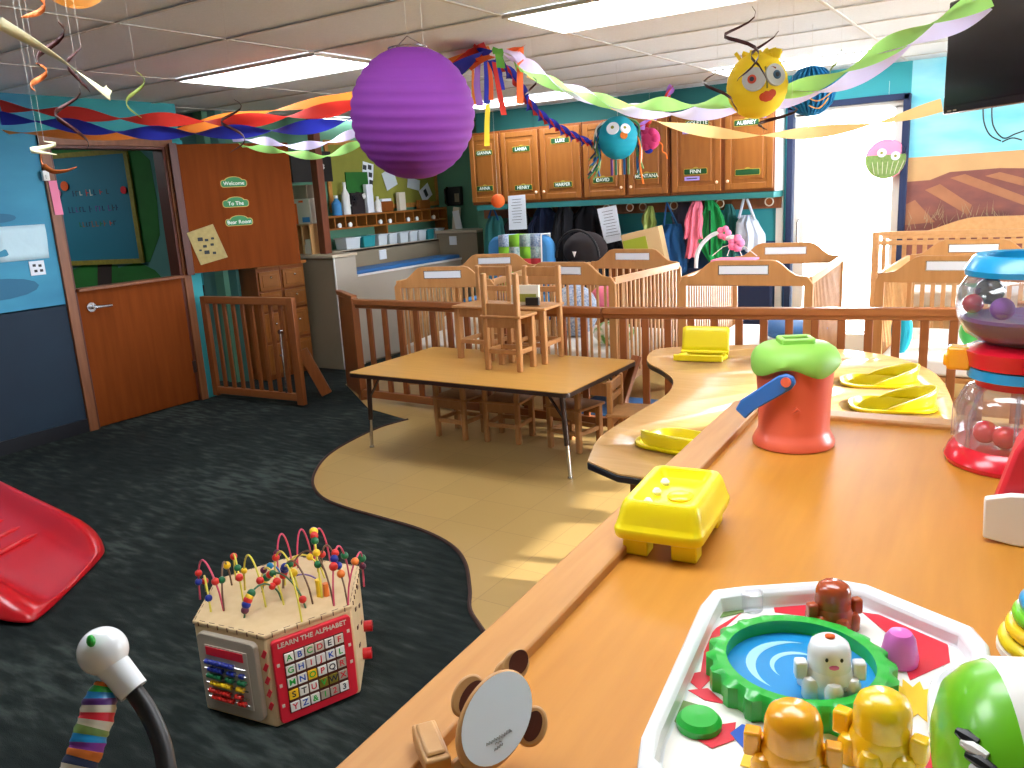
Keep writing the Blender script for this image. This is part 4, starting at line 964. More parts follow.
def booster(cx, cy, ang, lb, w=.3, d=.26, bh=.09, tall=False):
    """moulded seat: bowl below the top, rim round the hole, curved back on the +y side"""
    T = Matrix.Translation((cx, cy, KZ)) @ Matrix.Rotation(ang, 4, 'Z')
    for o in (top, edge):                                   # cut the hole and bake it
        cu = mb('seat_yellow', T).prism(rrect(w*.97, d*.97, .085), -.2, .1).build('cut'); md = o.modifiers.new('hole', 'BOOLEAN'); md.object = cu; md.solver = 'EXACT'
        bpy.context.view_layer.update(); dg = bpy.context.evaluated_depsgraph_get()
        me = bpy.data.meshes.new_from_object(o.evaluated_get(dg)); o.modifiers.clear(); o.data = me; bpy.data.objects.remove(cu)
    s = thing('booster_seat', lb, 'seat', (cx, cy, KZ), ang, 'yellow seats in the toddler table')
    def ring(k, z): return [(x*k, y*k, z) for x, y in rrect(w, d, .09)]
    n = len(ring(1, 0))
    rings = [ring(1.06, .002), ring(1.05, .012), ring(.98, .014), ring(.9, -.01), ring(.86, -.1), ring(.7, -.15), ring(.01, -.16)]
    m = mb('seat_yellow'); m.loft(rings, cap=False); m.build('bowl', s, solid=.004)
    rows = []
    N = 16
    for j in range(5):
        r = []
        for i in range(N+1):
            s_ = -1+2*i/N; prof = (1-abs(s_)**3.5) if tall else math.cos(s_*PI/2)**.8
            if tall: x = s_*w*.5; y = d*.46; z = .01+bh*(j/4)*(1 if abs(s_) < .93 else .93)
            else:
                a = s_*R(105); x = math.sin(a)*w*.5; y = math.cos(a)*d*.5; z = .01+(bh*prof)*(j/4)
            r.append((x, y+.25*(z-.01)*(1 if tall else .6), z))
        rows.append(r)
    m = mb('seat_yellow').sheet(rows); m.build('back', s, solid=.008)
    if tall: mb('seat_yellow').tube([(-w*.5, d*.42, .016), (w*.5, d*.42, .016)], .012).box((0, -d*.5, .02), (w, .03, .03)).build('rim_bar', s)
    return s
booster(-1.13, 2.88, R(170), 'yellow moulded seat at the near left lobe of the toddler table', bh=.06)
booster(-1.60, 4.42, R(8), 'upright yellow seat back at the far left of the toddler table', .27, .2, .15, True)
booster(-.62, 4.12, R(-75), 'yellow moulded seat at the far right of the toddler table', .24, .32, .08)
booster(-.50, 3.70, R(-75), 'yellow moulded seat half hidden behind the counter rail, right side of the toddler table', .24, .32, .08)
# ============================================================ FOREGROUND COUNTER
CO = Vector((-.748, 2.355, 0)); CA = R(3.0); CT = Matrix.Translation(CO) @ Matrix.Rotation(CA, 4, 'Z')
SZ = .938
t = thing('display_counter', 'long golden maple counter with raised wooden rails in the foreground', 'counter', CO, CA)
mb('maple').box((.75, -1.25, SZ-.015), (1.46, 2.46, .03)).build('countertop', t, bevel=.002)
r = mb('rail_maple').prism([(0, -.01), (.01, 0), (.07, 0), (.085, -.02), (.085, -2.5), (0, -2.5)], .90, .956)
lr = r.build('side_rail', t, bevel=.004)
mb('jamb_dark').cyl((.035, -.035, .9565), (.035, -.035, .957), .007, n=12).build('peg_hole', lr)
mb('rail_maple').box((.80, -.045, .925), (1.42, .07, .052)).build('far_rail', t, bevel=.006)
mb('maple').box((.75, -1.25, .45), (1.4, 2.4, .9)).build('cabinet_body', t, bevel=.003)
# ------------------------------------------------------------ sand pail
p = Vector((-.503, 2.055, SZ)); t = thing('toy_pail', 'coral red toy bucket with lime green lid and blue handle on the counter', 'toy bucket', p, R(28))
k = 1.0
mb('pail_coral').lathe([(0, .003), (.099, .003), (.1, .012), (.094, .026), (.088, .036), (.086, .046), (.088, .12), (.094, .21), (.094, .216), (0, .216)], 48).build('body', t)
m = mb('pail_green'); n = 48
prof = [(.094, .204, 1), (.105, .2, 1), (.108, .208, 1), (.105, .228, .3), (.096, .246, 0), (.080, .257, 0), (.055, .262, 0), (.0, .263, 0)]
rings = []
for rr_, z, wv in prof: rings.append([(rr_*math.cos(2*PI*i/n)*(1+.02*wv*math.sin(8*2*PI*i/n)), rr_*math.sin(2*PI*i/n)*(1+.02*wv*math.sin(8*2*PI*i/n)), z-.012*wv*math.sin(4*2*PI*i/n)) for i in range(n)])
ld = m.loft(rings, cap=False).build('lid', t)
m = mb('pail_green')
for s in (-1, 1): m.box((.0, s*.028, .266), (.075, .018, .016)).box((s*.035, 0, .266), (.014, .055, .016))
m.build('slot_rim', ld, bevel=.003); mb('jamb_dark').box((0, 0, .2638), (.056, .038, .002)).build('slot', ld)
hd = mb('plastic_blue', Matrix.Rotation(R(-28), 4, 'Z'))
hd.prismy([(-.115, .105), (-.09, .083), (-.068, .107), (.018, .166), (.030, .182), (.024, .198), (.006, .204), (-.012, .198), (-.102, .13)], -.112, -.098)
hb = hd.build('handle', t, bevel=.004)
mb('pail_coral', Matrix.Rotation(R(-28), 4, 'Z')).cyl((.008, -.117, .185), (.008, -.09, .185), .012, n=20).build('pivot', hb)
mb('pail_coral', Matrix.Rotation(R(-28), 4, 'Z')).bar((.022, -.087, .098), (.034, -.083, .11), .006, .006).bar((.02, -.087, .108), (.028, -.085, .116), .006, .006).build('embossed_mark', t)
# ------------------------------------------------------------ yellow shape sorter box
c = (onz(612, 528, .97)+onz(728, 505, .97))/2
p = Vector((-.555, 1.43, SZ)); YA = R(28)
a0 = onz(616, 545, .96); a1 = onz(690, 556, .96); a2 = onz(728, 505, .97)
YA = math.atan2(a1.y-a0.y, a1.x-a0.x); wl = (a1-a0).length; dl = (a2-a1).length
Vc = a0+(a2-a1)/2+(a1-a0)/2
t = thing('toy_carton', 'bright yellow plastic egg carton shaped toy with three pale pegs on the counter rail', 'toy', (Vc.x, Vc.y, SZ+.012), YA)
W_, D_ = wl*1.22, dl*1.08
def rr3(w, d, z, r): return [(x, y, z) for x, y in rrect(w, d, r, 5)]
m = mb('yellow_plastic').loft([rr3(W_*.9, D_*.9, .02, .02), rr3(W_*.98, D_*.98, .026, .022), rr3(W_, D_, .04, .024), rr3(W_*.99, D_*.99, .046, .024), rr3(W_*.95, D_*.95, .05, .022), rr3(W_*.88, D_*.88, .082, .022), rr3(W_*.80, D_*.82, .096, .018), rr3(W_*.60, D_*.74, .098, .012), rr3(W_*.54, D_*.70, .074, .012), rr3(W_*.3, D_*.5, .070, .01)])
m.build('shell', t, sub=1)
for sx in (-1, 1):
    for sy in (-1, 1): mb('yellow_plastic').box((sx*W_*.27, sy*D_*.33, .006), (W_*.28, D_*.16, .034)).build('foot', t, bevel=.003)
for i in range(3): mb('print_white').lathe([(.008, 0), (.009, .006), (.005, .012), (0, .013)], 14, (-W_*.2, -D_*.22+D_*.22*i, .072)).build('peg', t)
mb('sun_yellow').ball((W_*.08, .0, .073), (.026, .026, .008), 20, 8).build('dome', t)
# ------------------------------------------------------------ clear ball popper
p = Vector((-.022, 2.10, SZ)); t = thing('ball_popper', 'tall clear plastic ball machine toy with red, blue and yellow bands at the right edge', 'toy', p)
S = 1.0
mb('red_gloss').lathe([(0, .002), (.142, .002), (.145, .012), (.135, .035), (.122, .046), (0, .046)], 48).build('base', t)
mb('clear_plastic').lathe([(.122, .046), (.126, .08), (.127, .12), (.118, .155), (.1, .178), (.075, .188)], 48).build('lower_globe', t)
for k in range(8):
    a = 2*PI*k/8; mb('clear_plastic').tube([(.128*math.cos(a), .128*math.sin(a), .05), (.128*math.cos(a), .128*math.sin(a), .12), (.103*math.cos(a), .103*math.sin(a), .176)], .004, 6).build('rib', t)
mb('red_gloss').lathe([(0, .18), (.09, .18), (.094, .196), (.1, .2), (.1, .222), (.11, .226), (.118, .262), (.09, .276), (0, .276)], 48).build('collar', t)
mb('cyan_blue').lathe([(.101, .198), (.108, .2), (.108, .222), (.101, .224)], 48).build('blue_band', t)
mb('amber').box((-.122, -.02, .24), (.05, .05, .052)).box((-.145, -.02, .235), (.02, .03, .03)).build('lever', t, bevel=.006)
mb('clear_plastic').lathe([(.08, .276), (.118, .3), (.136, .335), (.14, .365), (.135, .4), (.118, .43), (.1, .45)], 48).build('upper_globe', t)
mb('purple_fill').lathe([(0, .279), (.078, .279), (.113, .303), (.128, .33), (.12, .336), (.06, .328), (0, .326)], 40).build('purple_bowl', t)
mb('cyan_blue').lathe([(.125, .428), (.127, .44), (.112, .468), (.106, .472), (.085, .47), (.083, .44)], 48).build('top_ring', t)
mb('amber').box((.025, -.125, .355), (.03, .02, .15)).build('yellow_strut', t, bevel=.004)
for (x, y, z, r, k, lb, gr_) in ((-.06, -.04, .075, .026, 'red_gloss', 'red ball lying low in the clear toy', 0), (-.02, -.06, .072, .026, 'red_gloss', 'second red ball in the lower globe of the clear toy', 0), (-.105, 0, .36, .022, 'red_gloss', 'red ball in the upper globe of the clear toy', 0), (-.045, -.07, .36, .024, 'lantern_purple', 'purple ball in the upper globe of the clear toy', 0), (-.075, .03, .385, .03, 'black_gloss', 'dark ball high in the upper globe of the clear toy', 0)):
    tag(mb(k).ball((0, 0, 0), r, 20, 10).build('plastic_ball', loc=p+Vector((x, y, z))), lb, 'ball', 'balls inside the clear toy')
# ------------------------------------------------------------ red toy with white flap
a = onz(1012, 520, 1.0); t = thing('red_pop_toy', 'red toy panel with a white flap at the right edge of the counter', 'toy', (.045, 1.66, SZ), R(0)); t.scale = (1.25, 1.25, 1.25)
mb('toy_red').prismy([(-.075, .03), (-.05, .135), (-.035, .165), (.06, .18), (.06, .0), (-.06, .0)], -.03, .05).build('red_panel', t, bevel=.006)
mb('print_white').prismy([(-.08, .006), (-.082, .066), (-.05, .076), (.06, .084), (.06, .004), (-.04, .0)], -.048, -.034).build('white_flap', t, bevel=.003)
# ------------------------------------------------------------ stacking rings
t = thing('ring_stack', 'rainbow stacking ring toy at the right edge', 'stacking toy', (.062, 1.24, SZ)); t.scale = (1.3, 1.3, 1.35)
cols = ['seat_yellow', 'sun_yellow', 'toy_lime', 'cyan_blue', 'lantern_orange', 'toy_red', 'lantern_purple']
for i, k in enumerate(cols):
    r0 = .06-.0055*i; mb(k).lathe([(r0-.02, .012+i*.0145)]+[(r0-.009+.0085*math.cos(a), .012+i*.0145+.0078*math.sin(a)) for a in [-PI/2+PI*j/6 for j in range(7)]]+[(r0-.02, .012+i*.0145)], 36).build('ring', t)
mb('white').cyl((0, 0, 0), (0, 0, .125), .012).lathe([(0, 0), (.06, 0), (.06, .006), (0, .006)], 30).build('peg', t)
# ------------------------------------------------------------ activity tray
TZ0 = SZ
q = [(636, 742), (676, 588), (740, 583), (850, 582), (985, 634), (1000, 690), (985, 790), (850, 860), (700, 820)]
zt_ = SZ+.045
wp = [onz(u, v, zt_) for u, v in q]
cx = -.2; cy = .96
def tl(u, v, z): p_ = onz(u, v, z); return Vector((p_.x-cx, p_.y-cy, z-SZ))
t = thing('activity_tray', 'white plastic farm activity tray with printed base, green gear rim and blue pond', 'toy tray', (cx, cy, SZ))
octo = [tl(u, v, zt_) for u, v in ((640, 738), (700, 604), (712, 590), (745, 586), (840, 580), (868, 585), (975, 628), (990, 645), (1005, 720))]+[Vector((.215, -.2, 0)), Vector((.12, -.29, 0)), Vector((-.05, -.3, 0)), Vector((-.13, -.255, 0))]
octo = [(p_.x, p_.y) for p_ in octo]
ctr = Vector((sum(p_[0] for p_ in octo)/len(octo), sum(p_[1] for p_ in octo)/len(octo)))
def off(poly, k): return [tuple(ctr+(Vector(p_)-ctr)*(1-k/(Vector(p_)-ctr).length)) for p_ in poly]
sm = lambda pl_: [(v.x, v.y) for v in smooth_path([(a_, b_, 0) for a_, b_ in pl_+[pl_[0]]], 4)[:-1]]
rim_z = .05
def ringz(poly, k, z): return [(x, y, z) for x, y in off(poly, k)]
oc = octo
mb('white_plastic').loft([ringz(oc, .012, .002), ringz(oc, .0, .008), ringz(oc, -.002, .03), ringz(oc, .002, .045), ringz(oc, .01, .05), ringz(oc, .02, .049), ringz(oc, .028, .042), ringz(oc, .03, .022), ringz(oc, .05, .02)], cap=True).build('tray_body', t, bevel=.004)
bz = .0215
base = mb('print_white').prism(off(oc, .029), .0205, bz).build('printed_base', t)
pr = mb('toy_red')
def pp_(m, key, pts, z): m.use(key).prism([(tl(u, v, SZ+z).x, tl(u, v, SZ+z).y) for u, v in pts], z-.0006, z)
pp_(pr, 'toy_red', [(706, 640), (716, 628), (742, 612), (724, 628), (738, 676), (700, 676)], .0225)
pp_(pr, 'toy_red', [(682, 675), (722, 668), (700, 690)], .0228); pp_(pr, 'toy_red', [(688, 690), (708, 688), (726, 704), (705, 700)], .0225)
pp_(pr, 'toy_red', [(772, 600), (818, 600), (822, 618), (775, 612)], .0225); pp_(pr, 'toy_red', [(862, 612), (920, 620), (948, 645), (950, 662), (910, 680), (895, 640)], .0225)
pp_(pr, 'print_green', [(722, 598), (742, 592), (744, 612), (718, 618)], .0230); pp_(pr, 'print_green', [(664, 712), (672, 697), (700, 705), (716, 738), (690, 735)], .0225)
pp_(pr, 'toy_red', [(690, 735), (716, 725), (736, 722), (734, 740), (712, 748)], .0230); pp_(pr, 'print_blue', [(730, 733), (742, 724), (760, 728), (766, 745), (745, 750)], .0232)
pp_(pr, 'print_sun', [(746, 748), (762, 752), (760, 770), (740, 765)], .0234)
sc_ = tl(915, 700, SZ+.0232); star = [(sc_.x+(.045 if i % 2 else .028)*math.cos(2*PI*i/28), sc_.y+(.045 if i % 2 else .028)*math.sin(2*PI*i/28)) for i in range(28)]
pr.use('print_sun').prism(star, .0226, .0234)
pp_(pr, 'toy_red', [(940, 690), (960, 700), (950, 768), (925, 768)], .0226)
pr.build('farm_print', base)
# pond and gear
pc = (tl(703, 664, .98)+tl(893, 688, .98))/2; gc = Vector((-.028, .022))
gc = Vector(((onz(799, 674, SZ+.03).x)-cx, (onz(799, 674, SZ+.03).y)-cy)); GR = .118
def gear(r0, r1, n, z0, z1, k, m):
    out = []
    for i in range(n*4):
        a = 2*PI*i/(n*4); out.append((gc.x+(r1 if i % 4 in (0, 1) else r0)*math.cos(a), gc.y+(r1 if i % 4 in (0, 1) else r0)*math.sin(a)))
    N = len(out); inn = [(gc.x+(GR-.026)*math.cos(2*PI*i/N), gc.y+(GR-.026)*math.sin(2*PI*i/N)) for i in range(N)]
    mid = [(gc.x+(GR-.012)*math.cos(2*PI*i/N), gc.y+(GR-.012)*math.sin(2*PI*i/N)) for i in range(N)]
    m.loft([[(x, y, z0) for x, y in out], [(x, y, z1-.006) for x, y in out], [(x, y, z1) for x, y in mid], [(x, y, z1-.001) for x, y in inn], [(x, y, z0) for x, y in inn]], cap=False)
m = mb('gear_green'); gear(GR-.008, GR, 20, .022, .056, 0, m); gr_o = m.build('gear_rim', t)
mb('pool_blue').cyl((gc.x, gc.y, .024), (gc.x, gc.y, .036), GR-.025, n=48).build('pond', t)
m = mb('pool_pale')
for (r_, a0_, a1_, w0) in ((.062, 100, 250, .007), (.035, 60, 240, .004)):
    pts = [(gc.x+r_*math.cos(R(a0_+(a1_-a0_)*i/20)), gc.y+.005+r_*math.sin(R(a0_+(a1_-a0_)*i/20)), .0365) for i in range(21)]
    rows = [[Vector(p_)+Vector((p_[0]-gc.x, p_[1]-gc.y, 0)).normalized()*w0*math.sin(PI*i/20), Vector(p_)-Vector((p_[0]-gc.x, p_[1]-gc.y, 0)).normalized()*w0*math.sin(PI*i/20)] for i, p_ in enumerate(pts)]
    m.sheet(rows)
m.build('water_swirl', t)
for (u, v) in ((699, 720),): p_ = tl(u, v, SZ+.03); mb('gear_green').lathe([(0, .022), (.027, .022), (.027, .03), (.022, .036), (0, .037)], 30, (p_.x, p_.y, 0)).build('push_button', t)
p_ = tl(773, 606, SZ+.03); 
p1_ = tl(752, 604, SZ+.03); mb('clear_plastic').cyl((p1_.x, p1_.y, .022), (p1_.x, p1_.y, .05), .016, n=20).build('clear_knob', t)
m = mb('white_plastic').tube(smooth_path([tl(935, 735, SZ+.04), tl(935, 690, SZ+.05), tl(950, 672, SZ+.052), tl(985, 668, SZ+.05), tl(1000, 690, SZ+.05)], 5), .007, 8).build('frame_loop', t)
def animal(u, v, key, label, sc=1.0, rz=0, z=.022, face=True):
    p_ = onz(u, v, SZ+z); a = thing('animal_figure', label, 'toy animal', (p_.x, p_.y, SZ+z), rz, 'chunky animal figures on the activity tray')
    m = mb(key).lathe([(0, 0), (.024*sc, 0), (.027*sc, .005*sc), (.0265*sc, .026*sc), (.023*sc, .034*sc), (0, .036*sc)], 26)
    b = m.build('body', a)
    hd = mb(key).lathe([(0, .028*sc), (.0235*sc, .03*sc), (.0238*sc, .036*sc), (.0234*sc, .052*sc), (.0205*sc, .061*sc), (.014*sc, .066*sc), (0, .068*sc)], 28).build('head', a)
    for i in range(6): ang = PI/6+i*PI/3; q_ = Vector((.0255*sc*math.cos(ang), .0255*sc*math.sin(ang), 0)); mb(key).lathe([(0, 0), (.0095*sc, 0), (.0105*sc, .003*sc), (.0102*sc, .018*sc), (.007*sc, .024*sc), (0, .026*sc)], 14, q_).build('leg' if i % 3 else 'flank', a)
    for s in (-1, 1): mb(key).box((s*.032*sc, -.004*sc, .030*sc), (.014*sc, .014*sc, .022*sc)).build('arm', a, bevel=.003)
    if face:
        m = mb('ink')
        for s in (-1, 1): m.ball((s*.008*sc, -.0225*sc, .052*sc), (.0018*sc, .0012*sc, .0026*sc), 8, 6)
        m.build('eye', hd); mb('toy_pink').ball((0, -.0225*sc, .043*sc), (.006*sc, .003*sc, .0032*sc), 10, 6).build('muzzle', hd)
        mb('lantern_orange').ball((0, 0, .069*sc), (.006*sc, .005*sc, .0025*sc), 10, 6).build('orange_spot', hd)
        for (x_, y_, z_) in ((-.022, -.01, .022), (.012, -.022, .016)): mb('eye_grey').ball((x_*sc, y_*sc, z_*sc), (.004*sc, .004*sc, .004*sc), 8, 6).build('grey_patch', a)
    return a
animal(828, 690, 'white_plastic', 'white cow figure with orange spot standing in the blue pond', 1.08, R(25), .037)
animal(832, 626, 'rust', 'rust brown bear figure at the far rim of the activity tray', 1.05, R(40), face=False)
animal(792, 776, 'amber', 'plain orange figure at the near rim of the activity tray', 1.3, R(10), face=False)
animal(880, 762, 'sun_yellow', 'yellow figure at the near right of the activity tray', 1.28, R(-10), face=False)
p_ = onz(828, 688, SZ+.035); 
p_ = onz(899, 662, SZ+.022); tag(mb('toy_pink').lathe([(0, 0), (.023, 0), (.024, .01), (.019, .036), (.014, .044), (0, .046)], 24).build('pink_peg_figure', loc=(p_.x, p_.y, SZ+.022)), 'pink rounded thimble figure at the far right of the activity tray', 'toy figure')
# ------------------------------------------------------------ green and white drum toy
dx = Vector((.03, .86, 1.065))
a = onz(1000, 818, 1.03)
t = thing('drum_toy', 'white and lime green rolling toy with black stripes at the bottom right corner', 'toy', (a.x, a.y, SZ), R(12))
rz0 = .094
mb('print_white').lathe([(rz0*.98, -.006), (rz0, 0), (rz0, .055), (rz0*.97, .06)], 40, (0, 0, rz0+.05), (1, .12, .05)).build('white_band', t)
mb('toy_lime').lathe([(rz0*.98, -.004), (rz0*.93, -.02), (rz0*.78, -.038), (rz0*.5, -.05), (0, -.055)], 40, (0, 0, rz0+.05), (1, .12, .05)).build('lime_dome', t)
ax = Vector((1, .12, .05)).normalized(); drc = Vector((0, 0, rz0+.05))
def onband(z_, r_, th_): e1 = ax.cross(Vector((0, 0, 1))).normalized(); e2 = e1.cross(ax); return drc+ax*z_+r_*(e1*math.cos(th_)+e2*math.sin(th_))
for k, (key_, th0) in enumerate((('black', 18), ('white', 26), ('black', 34), ('white', 42), ('black', 50))):
    mb(key_).tube([onband(-.018-.004*k, rz0*.945-.0035*k, R(th0)), onband(-.030-.003*k, rz0*.86-.003*k, R(th0+6)), onband(-.040-.002*k, rz0*.72, R(th0+10))], [.004, .006, .003], 8).build('zebra_stripe', t)
mb('toy_red').add([onband(.012, rz0+.002, R(8)), onband(.036, rz0+.002, R(16)), onband(.014, rz0+.002, R(28)), onband(.012, rz0-.004, R(8)), onband(.036, rz0-.004, R(16)), onband(.014, rz0-.004, R(28))], [(0, 1, 2), (5, 4, 3), (0, 3, 4, 1), (1, 4, 5, 2), (2, 5, 3, 0)]).build('red_triangle', t)
mb('white_plastic').cyl((0, 0, 0), (0, 0, .055), .05, .03, 24).build('stand', t)
# ------------------------------------------------------------ bear mirror toy
p = onz(497, 725, SZ+.02); bm = Vector((-.5, .69, SZ))
t = thing('mirror_toy', 'wooden bear shaped toy with an oval mirror and dark paws, tipped on the counter', 'toy', (0, 0, 0))
# plane facing the viewer, through a point .07 m above the counter
Mc = onz(499, 717, SZ+.075); fx = (ray(540, 690)-ray(460, 745)).normalized()
nrm = (CAM-Mc).normalized(); nrm = (nrm+Vector((.25, -.2, .25))).normalized()
ux = WR @ Vector((1, 0, 0)); uy = -(WR @ Vector((0, 1, 0)))
ux = (ux-nrm*ux.dot(nrm)).normalized(); uy = nrm.cross(ux).normalized()
FT = Matrix.Translation(Mc) @ Matrix((ux, uy, nrm)).transposed().to_4x4()
def fp(u, v):                                                   # point on the toy's face plane, local
    r_ = ray(u, v); tt_ = (Mc-CAM).dot(nrm)/r_.dot(nrm); return FT.inverted() @ (CAM+r_*tt_)
def fell(m, key, uc, vc, du, dv, ang, z0, z1, n=36):
    c_ = fp(uc, vc); s_ = (fp(uc+1, vc)-c_).length; m.use(key)
    pts = [(c_.x+s_*(du*math.cos(a_)*math.cos(ang)-dv*math.sin(a_)*math.sin(ang)), c_.y+s_*(du*math.cos(a_)*math.sin(ang)+dv*math.sin(a_)*math.cos(ang))) for a_ in [2*PI*i/n for i in range(n)]]
    return m.prism(pts, z0, z1)
A1 = R(62)
m = mb('toy_wood', FT); fell(m, 'toy_wood', 494, 720, 52, 33, A1, -.022, -.002); m.build('body', t, bevel=.003)
m = mb('toy_wood', FT); fell(m, 'toy_wood', 516, 665, 17, 13, A1, -.03, -.006); fell(m, 'toy_wood', 507, 672, 14, 12, A1, -.03, -.01); m.build('ear', t, bevel=.003)
m = mb('toy_wood', FT); fell(m, 'toy_wood', 468, 695, 22, 15, A1, -.03, -.006); m.build('ear', t, bevel=.003)
m = mb('toy_wood', FT); fell(m, 'toy_wood', 533, 726, 20, 15, R(70), -.034, -.006); m.build('paw', t, bevel=.003)
for (u, v, du, dv, an, z_) in ((519, 662, 13, 9, R(65), -.0055), (472, 697, 18, 10, R(58), -.0055), (533, 726, 15, 9, R(68), -.0055)):
    m = mb('jamb_dark', FT); fell(m, 'jamb_dark', u, v, du, dv, an, z_-.001, z_); m.build('dark_pad', t)
m = mb('mirror', FT); fell(m, 'mirror', 497, 718, 47, 31, A1, -.001, .003); mr = m.build('mirror_disc', t)
rr = random.Random(3)
for (u0, v0, u1, v1, hgt) in ((486, 745, 511, 730, .0022), (495, 744, 501, 741, .0012), (494, 750, 503, 744, .0014)):      # small italic print line, as blurred strokes
    a_ = fp(u0, v0); b_ = fp(u1, v1); n_ = max(3, int((b_-a_).length/.0016)); d_ = (b_-a_).normalized(); q_ = Vector((-d_.y, d_.x, 0))
    mb('ink', FT).tube([a_.lerp(b_, i_/n_)+q_*hgt*(1 if i_ % 2 else -1)*rr.uniform(.4, 1)+Vector((0, 0, .0034-a_.z)) for i_ in range(n_+1)], .00032, 5).build('printed_line', mr)
m = mb('toy_wood', FT); fell(m, 'toy_wood', 470, 765, 24, 12, R(20), -.04, -.015); m.build('foot', t, bevel=.003)
p = onz(432, 757, SZ+.02); tag(mb('toy_wood').box((0, 0, .012), (.075, .03, .024)).box((.0, 0, .026), (.06, .022, .006)).build('wooden_block', loc=(p.x, p.y, .957), rz=R(-38), bevel=.004), 'small wooden block on the counter rail left of the mirror toy', 'block')
# ------------------------------------------------------------ gooseneck toy with striped worm
Bc = CAM+ray(103, 651).normalized()*.9; rd = ray(1, 0)
def nr(u, v, d): return CAM+ray(u, v).normalized()*d
t = thing('gooseneck_toy', 'white bulb on a black bendy arm rising beside the counter', 'toy arm', Bc)
L_ = lambda q_: q_-Bc
mb('white_plastic').ball((0, 0, 0), .0225, 32, 18).build('bulb', t)
mb('white_plastic').cyl(L_(nr(108, 660, .9)), L_(nr(134, 691, .895)), .0155, .0135, 24).build('collar', t)
tube_pts = smooth_path([nr(130, 686, .897), nr(148, 712, .89), nr(162, 745, .88), nr(172, 790, .87), nr(200, 850, .86), nr(270, 900, .84), Vector((-.60, .33, .975))], 5)
mb('black').tube([L_(q_) for q_ in tube_pts], .0085, 12).build('arm', t)
mb('black').cyl(L_(Vector((-.60, .33, .957))), L_(Vector((-.60, .33, .985))), .02, n=20).build('clamp', t)
mb('gear_green').ball(L_(nr(91, 641, .878)), (.004, .004, .006), 10, 6).build('green_mark', t)
wpts = [nr(104, 682, .9), nr(101, 692, .9), nr(99, 705, .9), nr(96, 720, .9), nr(90, 735, .9), nr(86, 750, .9), nr(79, 766, .9), nr(76, 775, .9)]
t = thing('striped_worm', 'rainbow striped fabric worm dangling from the white bulb', 'soft toy', wpts[0])
ws = smooth_path([q_-wpts[0] for q_ in wpts], 4); keys = ['crepe_orange', 'gear_green', 'pool_blue', 'purple_fill', 'wall_cream', 'toy_red', 'wall_cream', 'print_green', 'pool_blue', 'lantern_purple', 'crepe_orange', 'navy_fabric', 'wall_cream', 'pail_coral']
nseg = len(ws)-1
rs_ = [.006+.009*min(1, 4*i/nseg)+.0006*math.sin(i*2.2) for i in range(nseg+1)]
m = mb(keys[0])
for k in keys: m.use(k)
m.tube(ws, rs_, 14)
for fi in range(nseg*14): m.mi[fi] = m.mats.index(keys[min(len(keys)-1, int((fi//14)*len(keys)/nseg))])
m.build('body', t); mb('black').tube([L_(Bc)*0+(nr(104, 668, .9)-wpts[0]), Vector((0, 0, 0))], .0015, 5).build('cord', t)
# ============================================================ RED SLIDE
t = thing('toddler_slide', 'glossy red plastic toddler slide end lying on the dark carpet', 'slide', (-3.50, 1.72, 0))
xs = [-2.0, -1.6, -1.3, -1.0, -.75, -.5, -.3, -.15, -.05, .0]; rings = []
def sl(x): f_ = (x+2.0)/2.0; return .22*(1-f_)**1.3+.055
for i, x in enumerate(xs):
    zc = sl(x); hw = .27; rh = .085
    if x > -.35: k_ = (x+.35)/.35; rh = .085*(1-k_**2)+.012; zc = .055-.03*k_
    fl = .035*(.5+.5*math.cos((x+.28)*9)) if x > -.8 else .0
    sh_ = 0 if x < -.02 else 0
    prof = [(-hw-.06-fl, 0), (-hw-.06-fl, (zc+rh)*.35), (-hw-.045-fl*.6, (zc+rh)*.8), (-hw-.015, zc+rh), (-hw+.02, zc+rh*.97), (-hw+.06, zc+rh*.35), (-hw+.09, zc+.004), (-.09, zc), (.09, zc), (hw-.09, zc+.004), (hw-.06, zc+rh*.35), (hw-.02, zc+rh*.97), (hw+.015, zc+rh), (hw+.045+fl*.6, (zc+rh)*.8), (hw+.06+fl, (zc+rh)*.35), (hw+.06+fl, 0)]
    kk = max(0, min(1, (x+1.2)/1.2)); sq = 1 if x < -.2 else 1-.22*((x+.2)/.2)**2
    rings.append([(x-.72*y_*sq*kk-.09*kk*kk*math.cos(min(1, abs(y_)/.33)*PI/2)**2, y_*sq, max(z_, .0)) for y_, z_ in prof])
m = mb('red_plastic').loft(rings, cap=True); m.build('chute', t, sub=2, ang=180)
for i in range(6):
    x = -1.2+.14*i; z_ = sl(x)
    mb('red_plastic').tube([(x+.02, -.16, z_-.004), (x+.01, -.1, z_+.003), (x-.06, .1, z_+.003), (x-.08, .16, z_-.004)], [.004, .015, .015, .004], 10).build('ridge', t)
